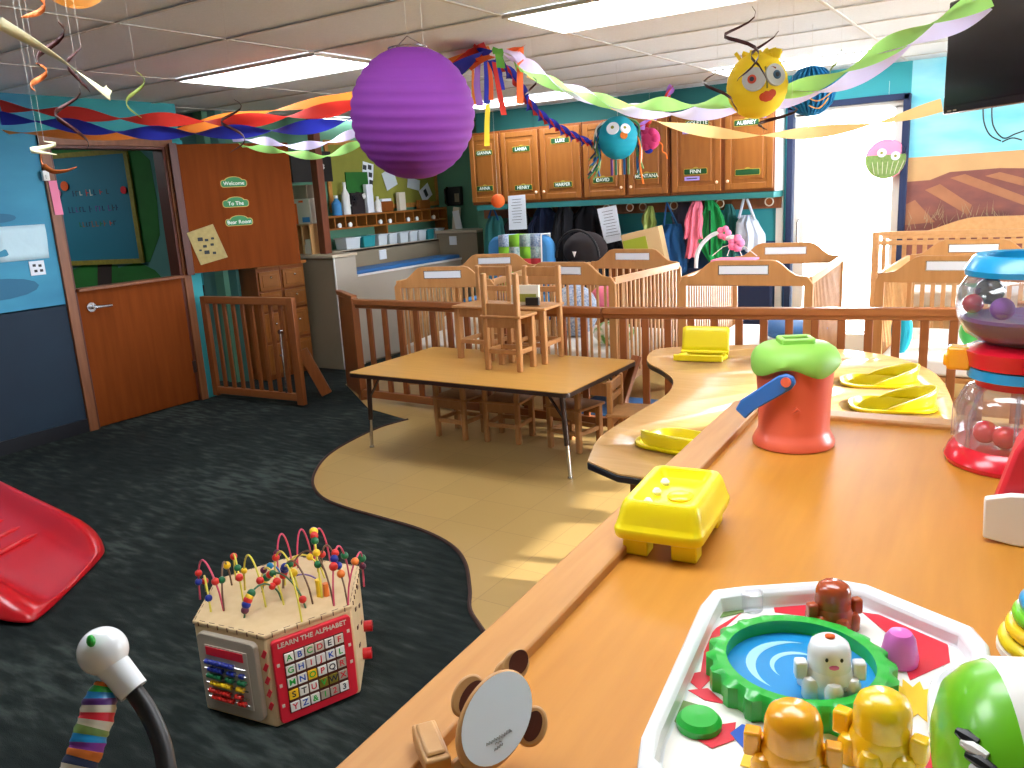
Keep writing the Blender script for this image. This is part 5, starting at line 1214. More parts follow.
# ============================================================ BEAD MAZE CUBE
HC = Vector((-2.094, 1.688, 0)); ha = R(8); hs = .288; HH = .325
t = thing('bead_maze', 'hexagonal wooden bead maze activity cube on the carpet', 'activity cube', HC, ha)
hx = lambda r_, z_: [(r_*math.cos(PI/3*k), r_*math.sin(PI/3*k), z_) for k in range(6)]
mb('toy_birch').loft([hx(hs, .004), hx(hs, HH-.012)]).build('body', t, bevel=.006)
mb('toy_birch').loft([hx(hs+.004, HH-.012), hx(hs+.004, HH)]).build('top_board', t, bevel=.003)
m = mb('jamb_dark')
def fT(k):                                                    # frame of face k (between corner k and k+1): x along, z up, -y out
    a_ = Vector((hs*math.cos(PI/3*k), hs*math.sin(PI/3*k), 0)); b_ = Vector((hs*math.cos(PI/3*(k+1)), hs*math.sin(PI/3*(k+1)), 0)); x_ = (b_-a_).normalized(); y_ = Vector((0, 0, 1)).cross(x_)
    return Matrix.Translation((a_+b_)/2) @ Matrix((x_, y_, (0, 0, 1))).transposed().to_4x4()
for k in range(6):
    mm = mb('jamb_dark', fT(k))
    for i in range(7): mm.box((-.12+.04*i, -.0045, HH-.006), (.002, .003, .014)); mm.box((-.12+.04*i+.01, .004, HH+.0005), (.022, .0015, .001))
    mm.build('finger_joint', t)
# abacus face (k=4: corner 240 -> 300)
T4 = fT(4)
T4f = T4 @ Matrix.Translation((.0, 0, 0))
m = mb('wall_beige', T4f)
ab = m.prismy(rrect(.235, .27, .02, cy=.165), -.022, -.002).build('abacus_frame', t, bevel=.003)
mb('counter_pale', T4f).box((.0, -.0235, .165), (.17, .003, .2)).build('abacus_backing', ab)
mb('toy_red', T4f).box((-.005, -.026, .246), (.15, .003, .028)).build('abacus_label', ab)
rows_ = [('bead_blue', .214), ('bead_blue', .19), ('bead_green', .165), ('bead_yellow', .14), ('bead_red', .112), ('bead_red', .09)]
rr = random.Random(4)
for ri, (k, z_) in enumerate(rows_):
    wr = mb('metal', T4f).tube([(-.085, -.036, z_), (.085, -.036, z_)], .002, 6).build('abacus_wire', ab)
    x_ = -.078+.01*(ri % 2)
    for j in range(8):
        mb(k, T4f).cyl((x_, -.036, z_), (x_+.0125, -.036, z_), .0082, n=12).build('bead', wr); x_ += .0145+(.02 if j == rr.choice((3, 5)) else 0)
        if x_ > .072: break
# red squiggle strip beside the abacus
mm = mb('toy_red', T4f)
for i in range(5): mm.box((.136, -.0018, .08+.045*i), (.014, .002, .028), (0, .5, 0))
mm.build('red_squiggle', t)
# alphabet board (k=5: corner 300 -> 0)
T5 = fT(5); mm = mb('toy_red', T5).prismy(rrect(.262, .285, .014, cy=.16), -.018, -.002); al = mm.build('alphabet_board', t, bevel=.003)
x_ = text('LEARN THE ALPHABET', .0225, 'wall_cream', t, (0, 0, 0), (0, 0, 0), bold=.0004); x_.matrix_local = T5 @ Matrix.Translation((0, -.0192, .283)) @ Matrix.Rotation(PI/2, 4, 'X')
letters = ['ABCDEF', 'GHIJKL', 'MNOPQR', 'STUVWX', 'YZ&123']; tk = ['print_white', 'board_gold', 'wall_cream', 'print_white', 'print_sun', 'print_white', 'wall_beige', 'print_white']
lk = ['toy_red', 'print_blue', 'ink', 'gear_green']
rr = random.Random(11)
mb('jamb_dark', T5).box((0, -.0185, .15), (.2, .002, .21)).build('tile_recess', al)
for r_ in range(5):
    for c_ in range(6):
        x0_ = -.083+.0332*c_; z0_ = .236-.0425*r_
        tl_ = mb(rr.choice(tk), T5).box((x0_, -.0215, z0_), (.029, .005, .031)).build('letter_tile', al, bevel=.001)
        q_ = text(letters[r_][c_], .028, rr.choice(lk), tl_, (0, 0, 0), (0, 0, 0), bold=.0005); q_.matrix_local = T5 @ Matrix.Translation((x0_, -.0242, z0_)) @ Matrix.Rotation(PI/2, 4, 'X')
mm = mb('wall_cream', T5)
for (x0_, z0_) in ((-.118, .22), (.118, .25), (.118, .2), (-.118, .15), (.118, .14), (-.118, .08)): mm.box((x0_, -.0185, z0_), (.009, .001, .011))
mm.build('board_marks', al)
# right face (k=0): slots and red knobs
T0 = fT(0); mm = mb('jamb_dark', T0)
for (x0_, z0_) in ((-.05, .26), (-.045, .19), (-.04, .12), (.05, .29), (.05, .22), (.06, .15)): mm.box((x0_, -.001, z0_), (.03, .003, .012), (0, .3, 0))
mm.build('slot', t)
for (x0_, z0_) in ((.12, .1), (.02, .05)): mb('red_plastic', T0).cyl((x0_, -.03, z0_), (x0_, 0, z0_), .02, n=18).build('red_knob', t)
# wires and beads; positions on the lid in lid coordinates
def wire(key, a_, b_, h_, beads, bow=(0, 0), lean=0):
    a_ = Vector((*a_, HH-.005)); b_ = Vector((*b_, HH-.005)); pts = []
    for i in range(17):
        s = i/16; q_ = a_.lerp(b_, s); pts.append(q_+Vector((bow[0]*math.sin(PI*s), bow[1]*math.sin(PI*s), h_*(math.sin(PI*s)**.55))))
    wo_ = mb(key).tube(pts, .0032, 6).build('bead_wire', t)
    for (s, k, r_) in beads:
        i = int(s*16); q_ = pts[i].lerp(pts[min(i+1, 16)], s*16-i); mb(k).ball(q_, r_, 12, 8).build('bead', wo_)
RW = 'bead_red'; BL = 'bead_blue'; GN = 'bead_green'; YL = 'bead_yellow'; WN = 'bead_wine'; OR = 'bead_orange'
rt = Matrix.Rotation(-ha, 2)
def LP(u, v): p_ = onz(u, v, HH); q_ = Vector((p_.x-HC.x, p_.y-HC.y)); return (rt @ q_)
wire('wire_yellow', LP(211, 612), LP(206, 590), .09, [(.1, BL, .012), (.9, RW, .012)])
wire('wire_pink', LP(224, 611), LP(200, 598), .15, [(.15, RW, .013), (.85, RW, .012), (.93, BL, .012)], (-.03, .02))
wire('wire_brown', LP(224, 611), LP(232, 585), .13, [(.2, GN, .012), (.8, YL, .013)])
wire('wire_yellow', LP(244, 605), LP(236, 580), .14, [(.15, RW, .013), (.25, GN, .012), (.75, RW, .012)])
wire('wire_yellow', LP(266, 607), LP(245, 590), .16, [(.12, RW, .013), (.9, YL, .011)])
wire('wire_green', LP(244, 618), LP(282, 600), .09, [(.05, WN, .013), (.1, BL, .015), (.15, RW, .015), (.2, YL, .014), (.26, GN, .014), (.8, RW, .012)])
wire('wire_yellow', LP(284, 605), LP(262, 585), .1, [(.2, RW, .014), (.35, GN, .012), (.8, WN, .012)])
wire('wire_yellow', LP(300, 598), LP(275, 575), .13, [(.15, YL, .015), (.25, GN, .013), (.85, RW, .013)])
wire('wire_yellow', LP(302, 622), LP(285, 585), .13, [(.8, BL, .014), (.9, RW, .013)])
wire('wire_green', LP(306, 608), LP(262, 592), .1, [(.05, RW, .013), (.75, RW, .013), (.83, GN, .014), (.92, YL, .013)])
wire('wire_brown', LP(313, 604), LP(283, 588), .13, [(.85, BL, .015), (.93, RW, .013)])
wire('wire_brown', LP(334, 606), LP(290, 580), .14, [(.9, RW, .013)], (0, .03))
wire('wire_brown', LP(348, 605), LP(322, 570), .15, [(.15, OR, .014), (.22, BL, .013), (.9, RW, .013)])
wire('wire_pink', LP(334, 606), LP(350, 580), .17, [(.2, RW, .015), (.28, BL, .014), (.36, RW, .013), (.85, GN, .013)])
wire('wire_pink', LP(348, 605), LP(364, 585), .16, [(.3, OR, .013), (.8, GN, .014), (.9, WN, .012)], (.03, 0))
wire('wire_yellow', LP(322, 598), LP(318, 572), .2, [(.12, GN, .013), (.2, YL, .013), (.32, GN, .013), (.4, RW, .014), (.5, YL, .015), (.6, BL, .015)])
wire('wire_yellow', LP(283, 582), LP(325, 578), .1, [(.7, YL, .012)])
wire('wire_pink', LP(278, 570), LP(292, 562), .13, [(.1, WN, .014)]); wire('wire_pink', LP(298, 568), LP(312, 560), .14, []); wire('wire_pink', LP(315, 566), LP(330, 560), .14, [(.2, RW, .012)])
wire('wire_blue', LP(262, 578), LP(280, 572), .04, [(.5, 'pool_blue', .012)]); wire('wire_violet', LP(290, 580), LP(320, 582), .03, [])
p_ = LP(320, 596); mb('bead_yellow').cyl((p_.x, p_.y, HH), (p_.x, p_.y, HH+.06), .011, n=12).build('yellow_peg', t); mb('bead_orange').cyl((p_.x+.02, p_.y+.01, HH), (p_.x+.02, p_.y+.01, HH+.045), .01, n=12).build('orange_peg', t)
"""END"""
# ============================================================ LANTERNS, STREAMERS, TV
def ribbed(m, r, n=40, k=15, asp=1.0, amp=.025):
    prof = []
    N = k*4
    for i in range(N+1):
        a = -PI/2*.86+PI*.86*i/N; rr_ = r*(1-amp*abs(math.sin(PI*k*i/N))*1.0); prof.append((r*math.cos(a)*(1-amp*(1-abs(math.sin(PI*k*i/N)))), r*asp*math.sin(a)))
    return m.lathe(prof, n)
p = nr(413, 114, 2.7); rad = .193
t = thing('purple_paper_lantern', 'large round purple paper lantern hanging from the ceiling', 'paper lantern', p, 0)
ribbed(mb('lantern_purple'), rad, 56, 15, 1.02).build('shade', t, rot=(R(4), R(6), 0), ang=60)
tr_z = rad*math.sin(PI/2*.86)*1.02
mb('metal').tube([(.06*math.cos(2*PI*i/24), .06*math.sin(2*PI*i/24), tr_z) for i in range(24)], .002, 5, True).tube([(-.06, 0, tr_z), (0, 0, tr_z+.035), (.06, 0, tr_z)], .0015, 5).build('wire_ring', t)
mb('frame_white').tube([(0, 0, tr_z+.035), (-.0, 0, ZC-p.z)], .0007, 4).tube([(.06, 0, tr_z), (.065, 0, ZC-p.z)], .0007, 4).build('string', t)
# teal lantern with eyes and yarn fringe
p = ony(618, 138, 5.6); rad = .135
rad = 19.5*(p-CAM).length/820/1.03
t = thing('teal_paper_lantern', 'teal paper lantern with googly eyes and multicoloured yarn fringe', 'paper lantern', p)
ribbed(mb('lantern_teal'), rad, 40, 10, 1.06).build('shade', t, ang=60)
vd = (CAM-p).normalized(); sd = Vector((0, 0, 1)).cross(vd).normalized(); ud = vd.cross(sd)
def stick(m, key, a_, b_, ra, rb, th=.006, r0=rad, vd=vd, sd=sd, ud=ud):
    d_ = (vd+sd*a_+ud*b_).normalized(); m.use(key).cyl(d_*r0*.96, d_*(r0*.96+th+.006), ra, n=24); return d_
m = mb('paper'); stick(m, 'paper', -.28, .55, .045, 0); stick(m, 'paper', .45, .5, .036, 0); m.build('eye', t)
m = mb('ink'); stick(m, 'cork_lime', -.30, .60, .012, 0, .009); stick(m, 'cork_lime', .4, .55, .01, 0, .009); m.build('pupil', t)
m = mb('crepe_orange'); stick(m, 'crepe_orange', .3, .12, .026, 0, .004); m.build('nose', t)
rr = random.Random(9); yk = ['cork_lime', 'blue_fabric', 'bead_green', 'print_green', 'navy_fabric', 'sheet', 'crepe_orange', 'wall_teal_dark']
for s, n_ in ((-1, 24), (1, 11)):
    for i in range(n_):
        a_ = rr.uniform(-.5, .6); st = sd*s*rad*.9+vd*a_*rad*.4+Vector((0, 0, rad*.45*rr.uniform(-1, 1)))
        L2 = rr.uniform(.1, .27); e_ = st+sd*s*rr.uniform(.0, .10 if s < 0 else .05)+Vector((0, 0, -L2))
        tp = ud*rad*.95+sd*s*rad*.3
        pts = smooth_path([tp, st+sd*s*.02+Vector((0, 0, .03)), st+sd*s*rr.uniform(.0, .04)+Vector((0, 0, -L2*.5)), e_], 4)
        mb(yk[(i*3+n_) % 8]).tube(pts, .0065, 6).build('yarn', t)
for i in range(5): mb(('purple_fill', 'bead_green', 'crepe_gold', 'blue_fabric', 'print_green')[i]).box(sd*(-.05+.03*i)+Vector((0, 0, -rad-.05)), (.018, .004, .13)).build('tail', t)
mb('frame_white').tube([(0, 0, rad), (0, 0, ZC-p.z)], .0007, 4).build('string', t)
# pink flower lantern behind it
p = ony(650, 139, 6.2); t = thing('pink_flower_pompom', 'pink and red crepe flower with curled tails right of the teal lantern', 'paper flower', p)
m = mb('crepe_pink').ball((0, 0, 0), (.08, .07, .085), 20, 12)
for k in range(7): a_ = 2*PI*k/7; m.ball((.055*math.cos(a_), -.04, .055*math.sin(a_)), (.035, .025, .035), 12, 8)
m.build('blossom', t)
mb('crepe_red').box((-.11, -.02, .03), (.1, .01, .07), (0, .5, 0)).box((-.05, -.02, .09), (.09, .01, .05), (0, -.5, 0)).build('petal', t); mb('crepe_blue').box((-.07, -.03, -.04), (.06, .01, .05), (0, .3, 0)).ball((0, -.03, -.09), (.035, .02, .02), 10, 6).build('blue_petal', t)
mb('crepe_orange').tube(smooth_path([(.06, 0, -.02), (.1, 0, -.05), (.11, -.02, -.1), (.13, 0, -.12), (.14, 0, -.16)], 4), .006, 6).build('curled_tail', t)
mb('frame_white').tube([(0, 0, .07), (0, 0, ZC-p.z)], .0007, 4).build('string', t)
# yellow face lantern
p = ony(757, 86, 3.1); rad = 28*(p-CAM).length/820/1.04
t = thing('yellow_paper_lantern', 'yellow paper lantern with a surprised cut out face', 'paper lantern', p)
ribbed(mb('lantern_yellow'), rad, 48, 11, 1.05, .02).build('shade', t, ang=60)
vd = (CAM-p).normalized(); sd = Vector((0, 0, 1)).cross(vd).normalized(); ud = vd.cross(sd)
kw = dict(r0=rad, vd=vd, sd=sd, ud=ud)
m = mb('eye_grey'); stick(m, 'eye_grey', -.1, .22, .040, 0, .003, **kw); stick(m, 'eye_grey', .72, .38, .038, 0, .003, **kw); m.build('eye', t)
m = mb('ink'); stick(m, 'mouth_red', -.16, .22, .015, 0, .006, **kw); m.build('iris', t); m = mb('iris_blue'); stick(m, 'iris_blue', .78, .38, .015, 0, .006, **kw); m.build('iris', t)
m = mb('ink'); stick(m, 'ink', -.16, .22, .008, 0, .008, **kw); stick(m, 'ink', .78, .38, .008, 0, .008, **kw); m.build('pupil', t)
m = mb('mouth_red')
for a_, b_ in ((.22, -.38), (.32, -.33), (.44, -.36), (.55, -.31), (.33, -.43), (.45, -.42)): stick(m, 'mouth_red', a_, b_, .014, 0, .003, **kw)
m.build('mouth', t)
m = mb('cabinet_edge'); dd = [(vd+sd*a_+ud*b_).normalized()*rad*1.04 for a_, b_ in ((-.42, .42), (-.25, .56), (-.02, .58), (.12, .5))]; m.tube(dd, .005, 6); dd = [(vd+sd*a_+ud*b_).normalized()*rad*1.04 for a_, b_ in ((.45, .62), (.6, .72), (.8, .7))]; m.tube(dd, .005, 6); m.build('eyebrow', t)
m = mb('lantern_yellow'); rr = random.Random(2)
for i in range(16): a_ = rr.uniform(-1, 1); b_ = rr.uniform(-.3, .3); m.box(ud*rad*.97+sd*a_*.07+vd*b_*.1, (.03, .012, .03), (rr.random()*3, rr.random()*3, 0))
m.build('hair', t)
m = mb('cork_lime'); dd = [(vd+sd*(.33-.03*b_)+ud*b_).normalized()*rad*1.02 for b_ in (-.1, .1, .3, .5, .7)]; m.tube(dd, .003, 5); m.build('nose_crease', t)
mb('frame_white').tube([(0, 0, rad), (0, 0, ZC-p.z)], .0007, 4).build('string', t)
# blue honeycomb ball
p = ony(811, 91, 5.2); rad = 22*(p-CAM).length/820/1.03
t = thing('blue_honeycomb_ball', 'deep blue honeycomb tissue ball behind the striped streamer', 'tissue ball', p)
m = mb('lantern_blue'); n = 26
for i in range(n):
    a_ = PI*2*i/n; T_ = m.T; m.T = Matrix.Rotation(a_, 4, 'Z'); m.prismy([(.004, -rad)]+[(rad*math.cos(b_)*(1+.03*math.cos(12*b_)), rad*math.sin(b_)) for b_ in [-PI/2+PI*j/16 for j in range(1, 16)]]+[(.004, rad)], -.006, .006); m.T = T_
m.ball((0, 0, 0), rad*.86, 26, 14); m.build('tissue', t); mb('frame_white').tube([(0, 0, rad), (0, 0, ZC-p.z)], .0007, 4).build('string', t)
for k, q_ in enumerate(((.1, -.09), (.13, -.05))): mb('crepe_gold').tube(smooth_path([(.02, -rad*.9, q_[1]), (.08, -rad, q_[1]-.02), (q_[0]+.03, -rad, q_[1]+.03)], 4), .004, 5).build('tail', t)
# picture circle on the glass door
p = ony(886, 159, YB-.05); t = thing('round_lantern', 'round pale pink and green printed lantern hanging in front of the glass door', 'paper lantern', p)
rad = 17.5*(p-CAM).length/820/1.03
mb('pink_paper').lathe([(0, -.02), (rad, -.02), (rad, .02), (0, .02)], 36, (0, 0, 0), (0, 1, 0)).build('disc', t)
mb('print_green').prismy([(rad*.97*math.cos(a_), rad*.97*math.sin(a_)) for a_ in [PI+R(-12)+(PI+R(24))*i/20 for i in range(21)]], -.026, -.02).build('green_print', t)
for x_, z_ in ((-.03, .05), (.075, .02)): mb('paper').cyl((x_, -.032, z_), (x_, -.02, z_), .034, n=20).use('cork_lime').cyl((x_, -.035, z_), (x_, -.03, z_), .012, n=14).build('flower', t)
m = mb('wall_cream')
for i in range(7): m.bar((-.08+.03*i, -.028, -.12), (-.1+.04*i, -.028, -.02), .003, .004)
m.build('leaf_lines', t); mb('frame_white').tube([(0, 0, rad), (0, 0, 2.3-p.z)], .0012, 4).build('string', t)
# flat yellow lantern at the top edge, left
p = nr(72, -24, 2.3); t = thing('yellow_disc_lantern', 'yellow paper lantern cut by the top edge at the left', 'paper lantern', p)
ribbed(mb('crepe_gold'), .075, 36, 8, .9).build('shade', t); mb('frame_white').tube([(0, 0, .07), (0, 0, ZC-p.z)], .0007, 4).build('string', t)
# ------------------------------------------------------------ streamers
KN = onz(487, 47, ZC-.02); KN = Vector((KN.x, KN.y, ZC-.015))
def stream(a, b, pix, key, w, turns, label, ph=0, keys=None, n=8, name='crepe_streamer', grp='twisted crepe streamers under the ceiling'):
    pts = [onv(u, v, a, b) for u, v in pix]
    m = mb(key); ribbon(m, [q_-pts[0] for q_ in pts], w, turns, ph, n, org=pts[0])
    o = m.build(name, loc=pts[0], ang=180)
    return tag(o, label, 'streamer', grp)
LW = Vector((XL+.02, 2.6, 2.1))
stream(LW, KN, [(0, 106), (60, 112), (120, 118), (185, 120), (240, 121), (310, 113), (352, 104), (420, 80), (487, 49)], 'crepe_red', .085, 6, 'red twisted streamer from the left wall, upper of the left bundle', .4, n=14)
stream(LW+Vector((0, -.05, 0)), KN+Vector((0, -.05, 0)), [(0, 118), (50, 122), (100, 130), (160, 133), (230, 132), (300, 128), (352, 118), (420, 92), (484, 51)], 'crepe_blue', .085, 6.5, 'deep blue twisted streamer below the red one on the left', .2, n=14)
stream(LW+Vector((0, .08, 0)), KN+Vector((0, .06, 0)), [(5, 132), (40, 133), (80, 134), (140, 136), (185, 130), (225, 119), (275, 110), (315, 103), (352, 97), (430, 72), (490, 49)], 'crepe_orange', .07, 4, 'orange twisted streamer rising behind the red one on the left', 1.2, n=12)
LA = Vector((-5.2, 4.2, 2.2))
stream(LA, KN+Vector((0, .03, 0)), [(232, 138), (265, 141), (300, 146), (340, 138), (380, 120), (430, 85), (486, 50)], 'crepe_lavender', .06, 6.5, 'lavender twisted streamer left of the purple lantern', .3, n=12)
stream(LA+Vector((0, .1, 0)), KN+Vector((0, .08, 0)), [(240, 145), (275, 150), (320, 156), (352, 146), (390, 125), (440, 85), (488, 50)], 'crepe_green', .06, 6.5, 'lime twisted streamer lowest of those left of the purple lantern', .9, n=12)
# knot cluster
t = thing('streamer_knot', 'bunch of crepe ends knotted at the ceiling right of the purple lantern', 'streamer bunch', KN)
def tail(pix, key, w, y=None, dpth=0, turns=.15, ph=PI/2+.2):
    b_ = KN+Vector((1, -.65, 0)); pts = [onv(u, v, KN+Vector((0, dpth, 0)), b_+Vector((0, dpth, 0)))-KN for u, v in pix]
    m = mb(key); ribbon(m, pts, w, turns, ph, 8); m.build('tail', t, ang=180)
tail([(487, 49), (470, 52), (456, 66), (461, 66)], 'crepe_red', .09, dpth=-.02, turns=1); tail([(487, 49), (475, 58), (464, 70), (459, 69)], 'crepe_blue', .07, dpth=-.04, turns=1); tail([(492, 56), (480, 60), (468, 68)], 'crepe_deep_orange', .05, dpth=-.06)
tail([(478, 64), (477, 85), (480, 106)], 'crepe_violet', .045); tail([(473, 70), (473, 90), (475, 105)], 'crepe_orange', .02, dpth=.03)
tail([(486, 60), (487, 80), (487, 104)], 'crepe_blue', .04, dpth=.01); tail([(489, 62), (491, 82), (491, 100)], 'crepe_deep_orange', .03, dpth=-.02); tail([(488, 104), (487, 125), (487, 146)], 'crepe_yellow', .04, dpth=-.03, turns=.05)
tail([(494, 62), (498, 85), (504, 115)], 'crepe_red', .035, dpth=-.03); tail([(492, 60), (498, 74), (501, 90)], 'crepe_blue', .05, dpth=.0)
tail([(497, 48), (500, 60), (501, 68)], 'crepe_leaf', .06, dpth=-.05, turns=.05); tail([(510, 48), (518, 49), (523, 47)], 'crepe_deep_orange', .05, dpth=.05); tail([(521, 47), (520, 75), (520, 104)], 'crepe_deep_orange', .045, dpth=.06, turns=.1); tail([(505, 50), (515, 53), (522, 60)], 'crepe_lavender', .05, dpth=.02)
# twisted pair to the teal lantern
TL = ony(600, 140, 5.7)
e2 = [(495, 62), (510, 74), (522, 92), (530, 106), (545, 120), (560, 130), (575, 138), (592, 145)]
stream(KN, TL, e2, 'crepe_blue', .075, 9, 'blue strand of the twisted pair running down to the teal lantern', 0, n=10)
stream(KN+Vector((0, -.02, 0)), TL+Vector((0, -.02, 0)), e2, 'crepe_red', .05, 9, 'red strand of the twisted pair running down to the teal lantern', PI/2, n=10)
e3 = [(632, 135), (645, 124), (660, 112), (667, 98), (672, 86)]
b1_ = ony(632, 135, 5.8); b2_ = Vector((-2.45, 6.3, 2.4))
stream(b1_, b2_, e3, 'crepe_violet', .06, 4, 'short violet streamer rising behind the teal lantern to the ceiling', 0)
stream(b1_+Vector((0, .02, 0)), b2_+Vector((0, .02, 0)), e3, 'crepe_red', .05, 4, 'short red streamer twisted with the violet one behind the teal lantern', 1.5)
# long right-hand streamers
RA = Vector((-1.0, 4.0, 2.1)); RE = onz(1000, 0, 2.3); RE = nr(1005, -12, 2.9)
gp = [(515, 66), (545, 80), (580, 93), (615, 103), (660, 104), (700, 104), (750, 96), (800, 88), (850, 68), (900, 40), (945, 16), (990, -4)]
stream(KN, RE, gp, 'crepe_green', .062, 7, 'lime green twisted streamer sweeping right to the television', .5, n=12)
gp2 = [(505, 54), (530, 66), (560, 84), (600, 101), (640, 111), (690, 113), (740, 108), (790, 98), (840, 84), (880, 62), (920, 38), (960, 20), (985, 4)]
stream(KN+Vector((0, .03, 0)), RE+Vector((0, .03, 0)), gp2, 'crepe_lavender', .066, 7, 'white lavender twisted streamer just under the lime one', 1.1, n=12)
GE = Vector((-.35, 4.6, 2.0))
stream(KN+Vector((0, .06, 0)), GE, [(528, 72), (560, 88), (590, 96), (625, 108), (660, 122), (700, 130), (740, 135), (790, 134), (840, 129), (890, 120), (942, 105)], 'crepe_gold', .062, 4, 'golden twisted streamer hanging lowest across the cupboards', .2, n=12)
# ------------------------------------------------------------ foil swirls
def swirl(u, v, d, key, n, r, h, label, lean=0, ph=0):
    p_ = nr(u, v, d); t = thing('foil_swirl', label, 'foil swirl', p_, group='hanging foil swirls')
    pts = [(r*(.4+.6*math.sin(PI*min(1, (i+1)/(n*12)*1.2)))*math.cos(2*PI*i/12+ph)+lean*i/12, r*math.sin(2*PI*i/12+ph), -h*i/12/n) for i in range(int(n*12)+1)]
    rows = [[Vector(q_)+Vector((0, 0, .5*w_)), Vector(q_)-Vector((0, 0, .5*w_))] for q_, w_ in [(q_, .012*math.sin(PI*(i+.5)/(len(pts)))) for i, q_ in enumerate(pts)]]
    mb(key).sheet(rows).build('coil', t, ang=180, solid=.001)
    if ZC-p_.z > .01: mb('frame_white').tube([Vector(pts[0]), (pts[0][0], pts[0][1], ZC-p_.z)], .0003, 4).build('thread', t)
    return t
swirl(742, 8, 2.9, 'swirl_dark', 1.6, .06, .22, 'dark foil swirl above the yellow lantern', .01)
swirl(770, 30, 3.0, 'swirl_dark', .9, .05, .17, 'dark foil swirl curling in front of the yellow lantern', -.03, 1)
swirl(722, 70, 3.1, 'swirl_dark', .8, .07, .16, 'dark foil swirl at the left of the yellow lantern', .03, 2.4)
swirl(775, 108, 3.1, 'swirl_dark', .8, .09, .08, 'dark foil swirl hanging below the yellow lantern', 0, 0)
swirl(46, 22, 1.9, 'swirl_dark', .8, .03, .09, 'dark foil swirl at the top left corner', 0, .5)
swirl(74, 46, 2.1, 'swirl_dark', .9, .02, .1, 'dark foil swirl beside the pale one, top left', 0, 2)
swirl(66, 88, 2.1, 'swirl_dark', 1.2, .03, .13, 'dark foil swirl crossing the red and blue streamers', .0, 1)
swirl(32, 64, 2.0, 'swirl_orange', .9, .022, .06, 'orange foil swirl left under the ceiling', .03)
swirl(22, -4, 1.8, 'swirl_orange', .6, .03, .04, 'orange foil swirl cut by the top left corner', .04)
swirl(132, 72, 2.6, 'swirl_green', 1.0, .03, .12, 'olive foil swirl left of the nearest glowing panel', .0)
swirl(40, 142, 2.2, 'swirl_pale', 1.1, .03, .03, 'pale foil swirl over the top corner of the door casing', .02)
swirl(230, 100, 3.2, 'swirl_dark', 1.6, .04, .18, 'dark foil swirl above the wooden door panel', .0)
swirl(835, 50, 4.2, 'swirl_green', .7, .04, .14, 'grey foil swirl above the blue honeycomb ball', 0)
swirl(528, 78, 3.9, 'swirl_dark', .6, .04, .08, 'short dark foil swirl right of the streamer knot', 0)
a = nr(-2, 22, 1.5); b = nr(108, 95, 1.9); t = thing('pale_foil_ribbon', 'long pale yellow foil ribbon crossing the top left corner', 'foil ribbon', a)
m = mb('swirl_pale'); ribbon(m, [Vector((0, 0, 0)), (b-a)*.5+Vector((0, 0, .006)), b-a, nr(103, 88, 1.92)-a], .018, .8, .8, 10); m.build('ribbon', t, solid=.001, ang=180)
mb('frame_white').tube([(0, 0, 0), (0, 0, ZC-a.z)], .0003, 4).build('thread', t)
a = nr(40, 150, 2.6); t = thing('orange_foil_ribbon', 'curved orange foil ribbon over the left edge of the hall board', 'foil ribbon', a)
pts = [nr(u, v, 2.6)-a for u, v in ((41, 150), (42, 163), (52, 171), (65, 171), (77, 167))]; m = mb('swirl_orange'); ribbon(m, pts, .018, .4, .3, 8); m.build('ribbon', t, solid=.001, ang=180)
mb('frame_white').tube([(0, 0, 0), (0, 0, ZC-a.z)], .0003, 4).build('thread', t)
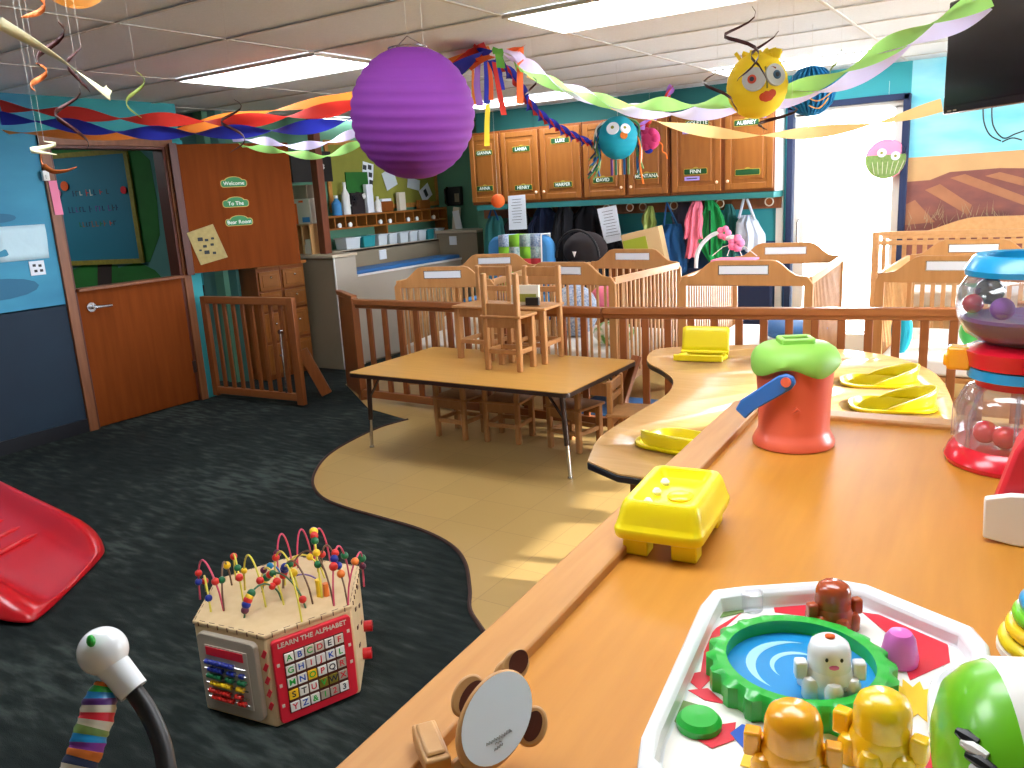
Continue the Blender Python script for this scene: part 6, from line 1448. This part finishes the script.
# ------------------------------------------------------------ television on the ceiling mount
a = ony(941, 115, 4.5); hd_ = ray(430, 185); hd_ = Vector((hd_.x, hd_.y, 0)).normalized(); xd = -hd_; ang = math.atan2(xd.y, xd.x)
t = thing('wall_television', 'black flat television on a ceiling mount at the upper right', 'television', a, ang)
W, H_ = .86, .49
mb('tv_black').box((W/2, .03, H_/2), (W, .045, H_)).build('housing', t, bevel=.006)
mb('black_gloss').box((W/2, .005, H_/2+.01), (W-.035, .006, H_-.05)).build('screen', t)
mb('counter_beige').box((.06, .001, .012), (.03, .002, .006)).box((.1, .001, .012), (.025, .002, .006)).build('marking', t)
mb('black').box((W/2, .1, H_/2), (.2, .1, .2)).cyl((W/2, .12, H_/2), (W/2, .12, ZC-a.z-.01), .02).build('mount', t)
for k, pix in enumerate(([(983, 104), (984, 122), (990, 135), (1001, 141)], [(992, 103), (993, 125), (1003, 138), (1015, 134), (1026, 130)], [(1002, 142), (1012, 138), (1022, 140)])):
    cb = ony(*pix[0], 4.7); pts = [ony(u, v, 4.45)-ony(*pix[0], 4.45) for u, v in pix]
    tag(mb('black').tube(smooth_path(pts, 5), .003, 6).build('tv_cable', loc=ony(*pix[0], 4.45)), ('thin black cable at the left under the television', 'black cable looping right under the television', 'short tangled black cable end at the right frame edge')[k], 'cable')
# ============================================================ LIGHT AND CAMERA
wd = bpy.data.worlds.new('World'); bpy.context.scene.world = wd; wd.use_nodes = True
bg = wd.node_tree.nodes['Background']; bg.inputs[0].default_value = (.93, .96, 1, 1); bg.inputs[1].default_value = 15.0
def light(name, kind, loc, rot, energy, size=None, color=(1, 1, 1), portal=False):
    l = bpy.data.lights.new(name, kind); l.energy = energy; l.color = color
    if kind == 'AREA': l.shape = 'RECTANGLE'; l.size, l.size_y = size; l.cycles.is_portal = portal
    if kind == 'SUN': l.angle = size
    o = bpy.data.objects.new(name, l); COL.objects.link(o); o.location = loc; o.rotation_euler = rot; return o
light('door_portal', 'AREA', (-1.475, 7.72, 1.1), (R(-90), 0, 0), 1, (.9, 2.1), portal=True)
light('window_portal', 'AREA', (2.72, 5.25, 1.54), (0, R(90), 0), 1, (1.4, 3.2), portal=True)
sn = Vector((-.85, -.2, -.3)).to_track_quat('-Z', 'Y').to_euler()
light('sun', 'SUN', (6, 9, 6), sn, 7, R(1.5), (1, .96, .9))
cam = bpy.data.cameras.new('camera'); co = bpy.data.objects.new('camera', cam); COL.objects.link(co)
cam.sensor_width = 36; cam.lens = FPX/1024*36; cam.clip_start = .02
co.matrix_world = Matrix.Translation(CAM) @ Matrix((WR @ Vector((1, 0, 0)), WR @ Vector((0, -1, 0)), WR @ Vector((0, 0, -1)))).transposed().to_4x4()
sc = bpy.context.scene; sc.camera = co
sc.view_settings.view_transform = 'Standard'; sc.view_settings.look = 'None'; sc.view_settings.gamma = 1; sc.view_settings.use_curve_mapping = False
sc.view_settings.exposure = 1.25
try:
    sc.cycles.use_denoising = True; sc.cycles.max_bounces = 8; sc.cycles.diffuse_bounces = 4; sc.cycles.transparent_max_bounces = 12; sc.cycles.sample_clamp_indirect = 8
except Exception: pass
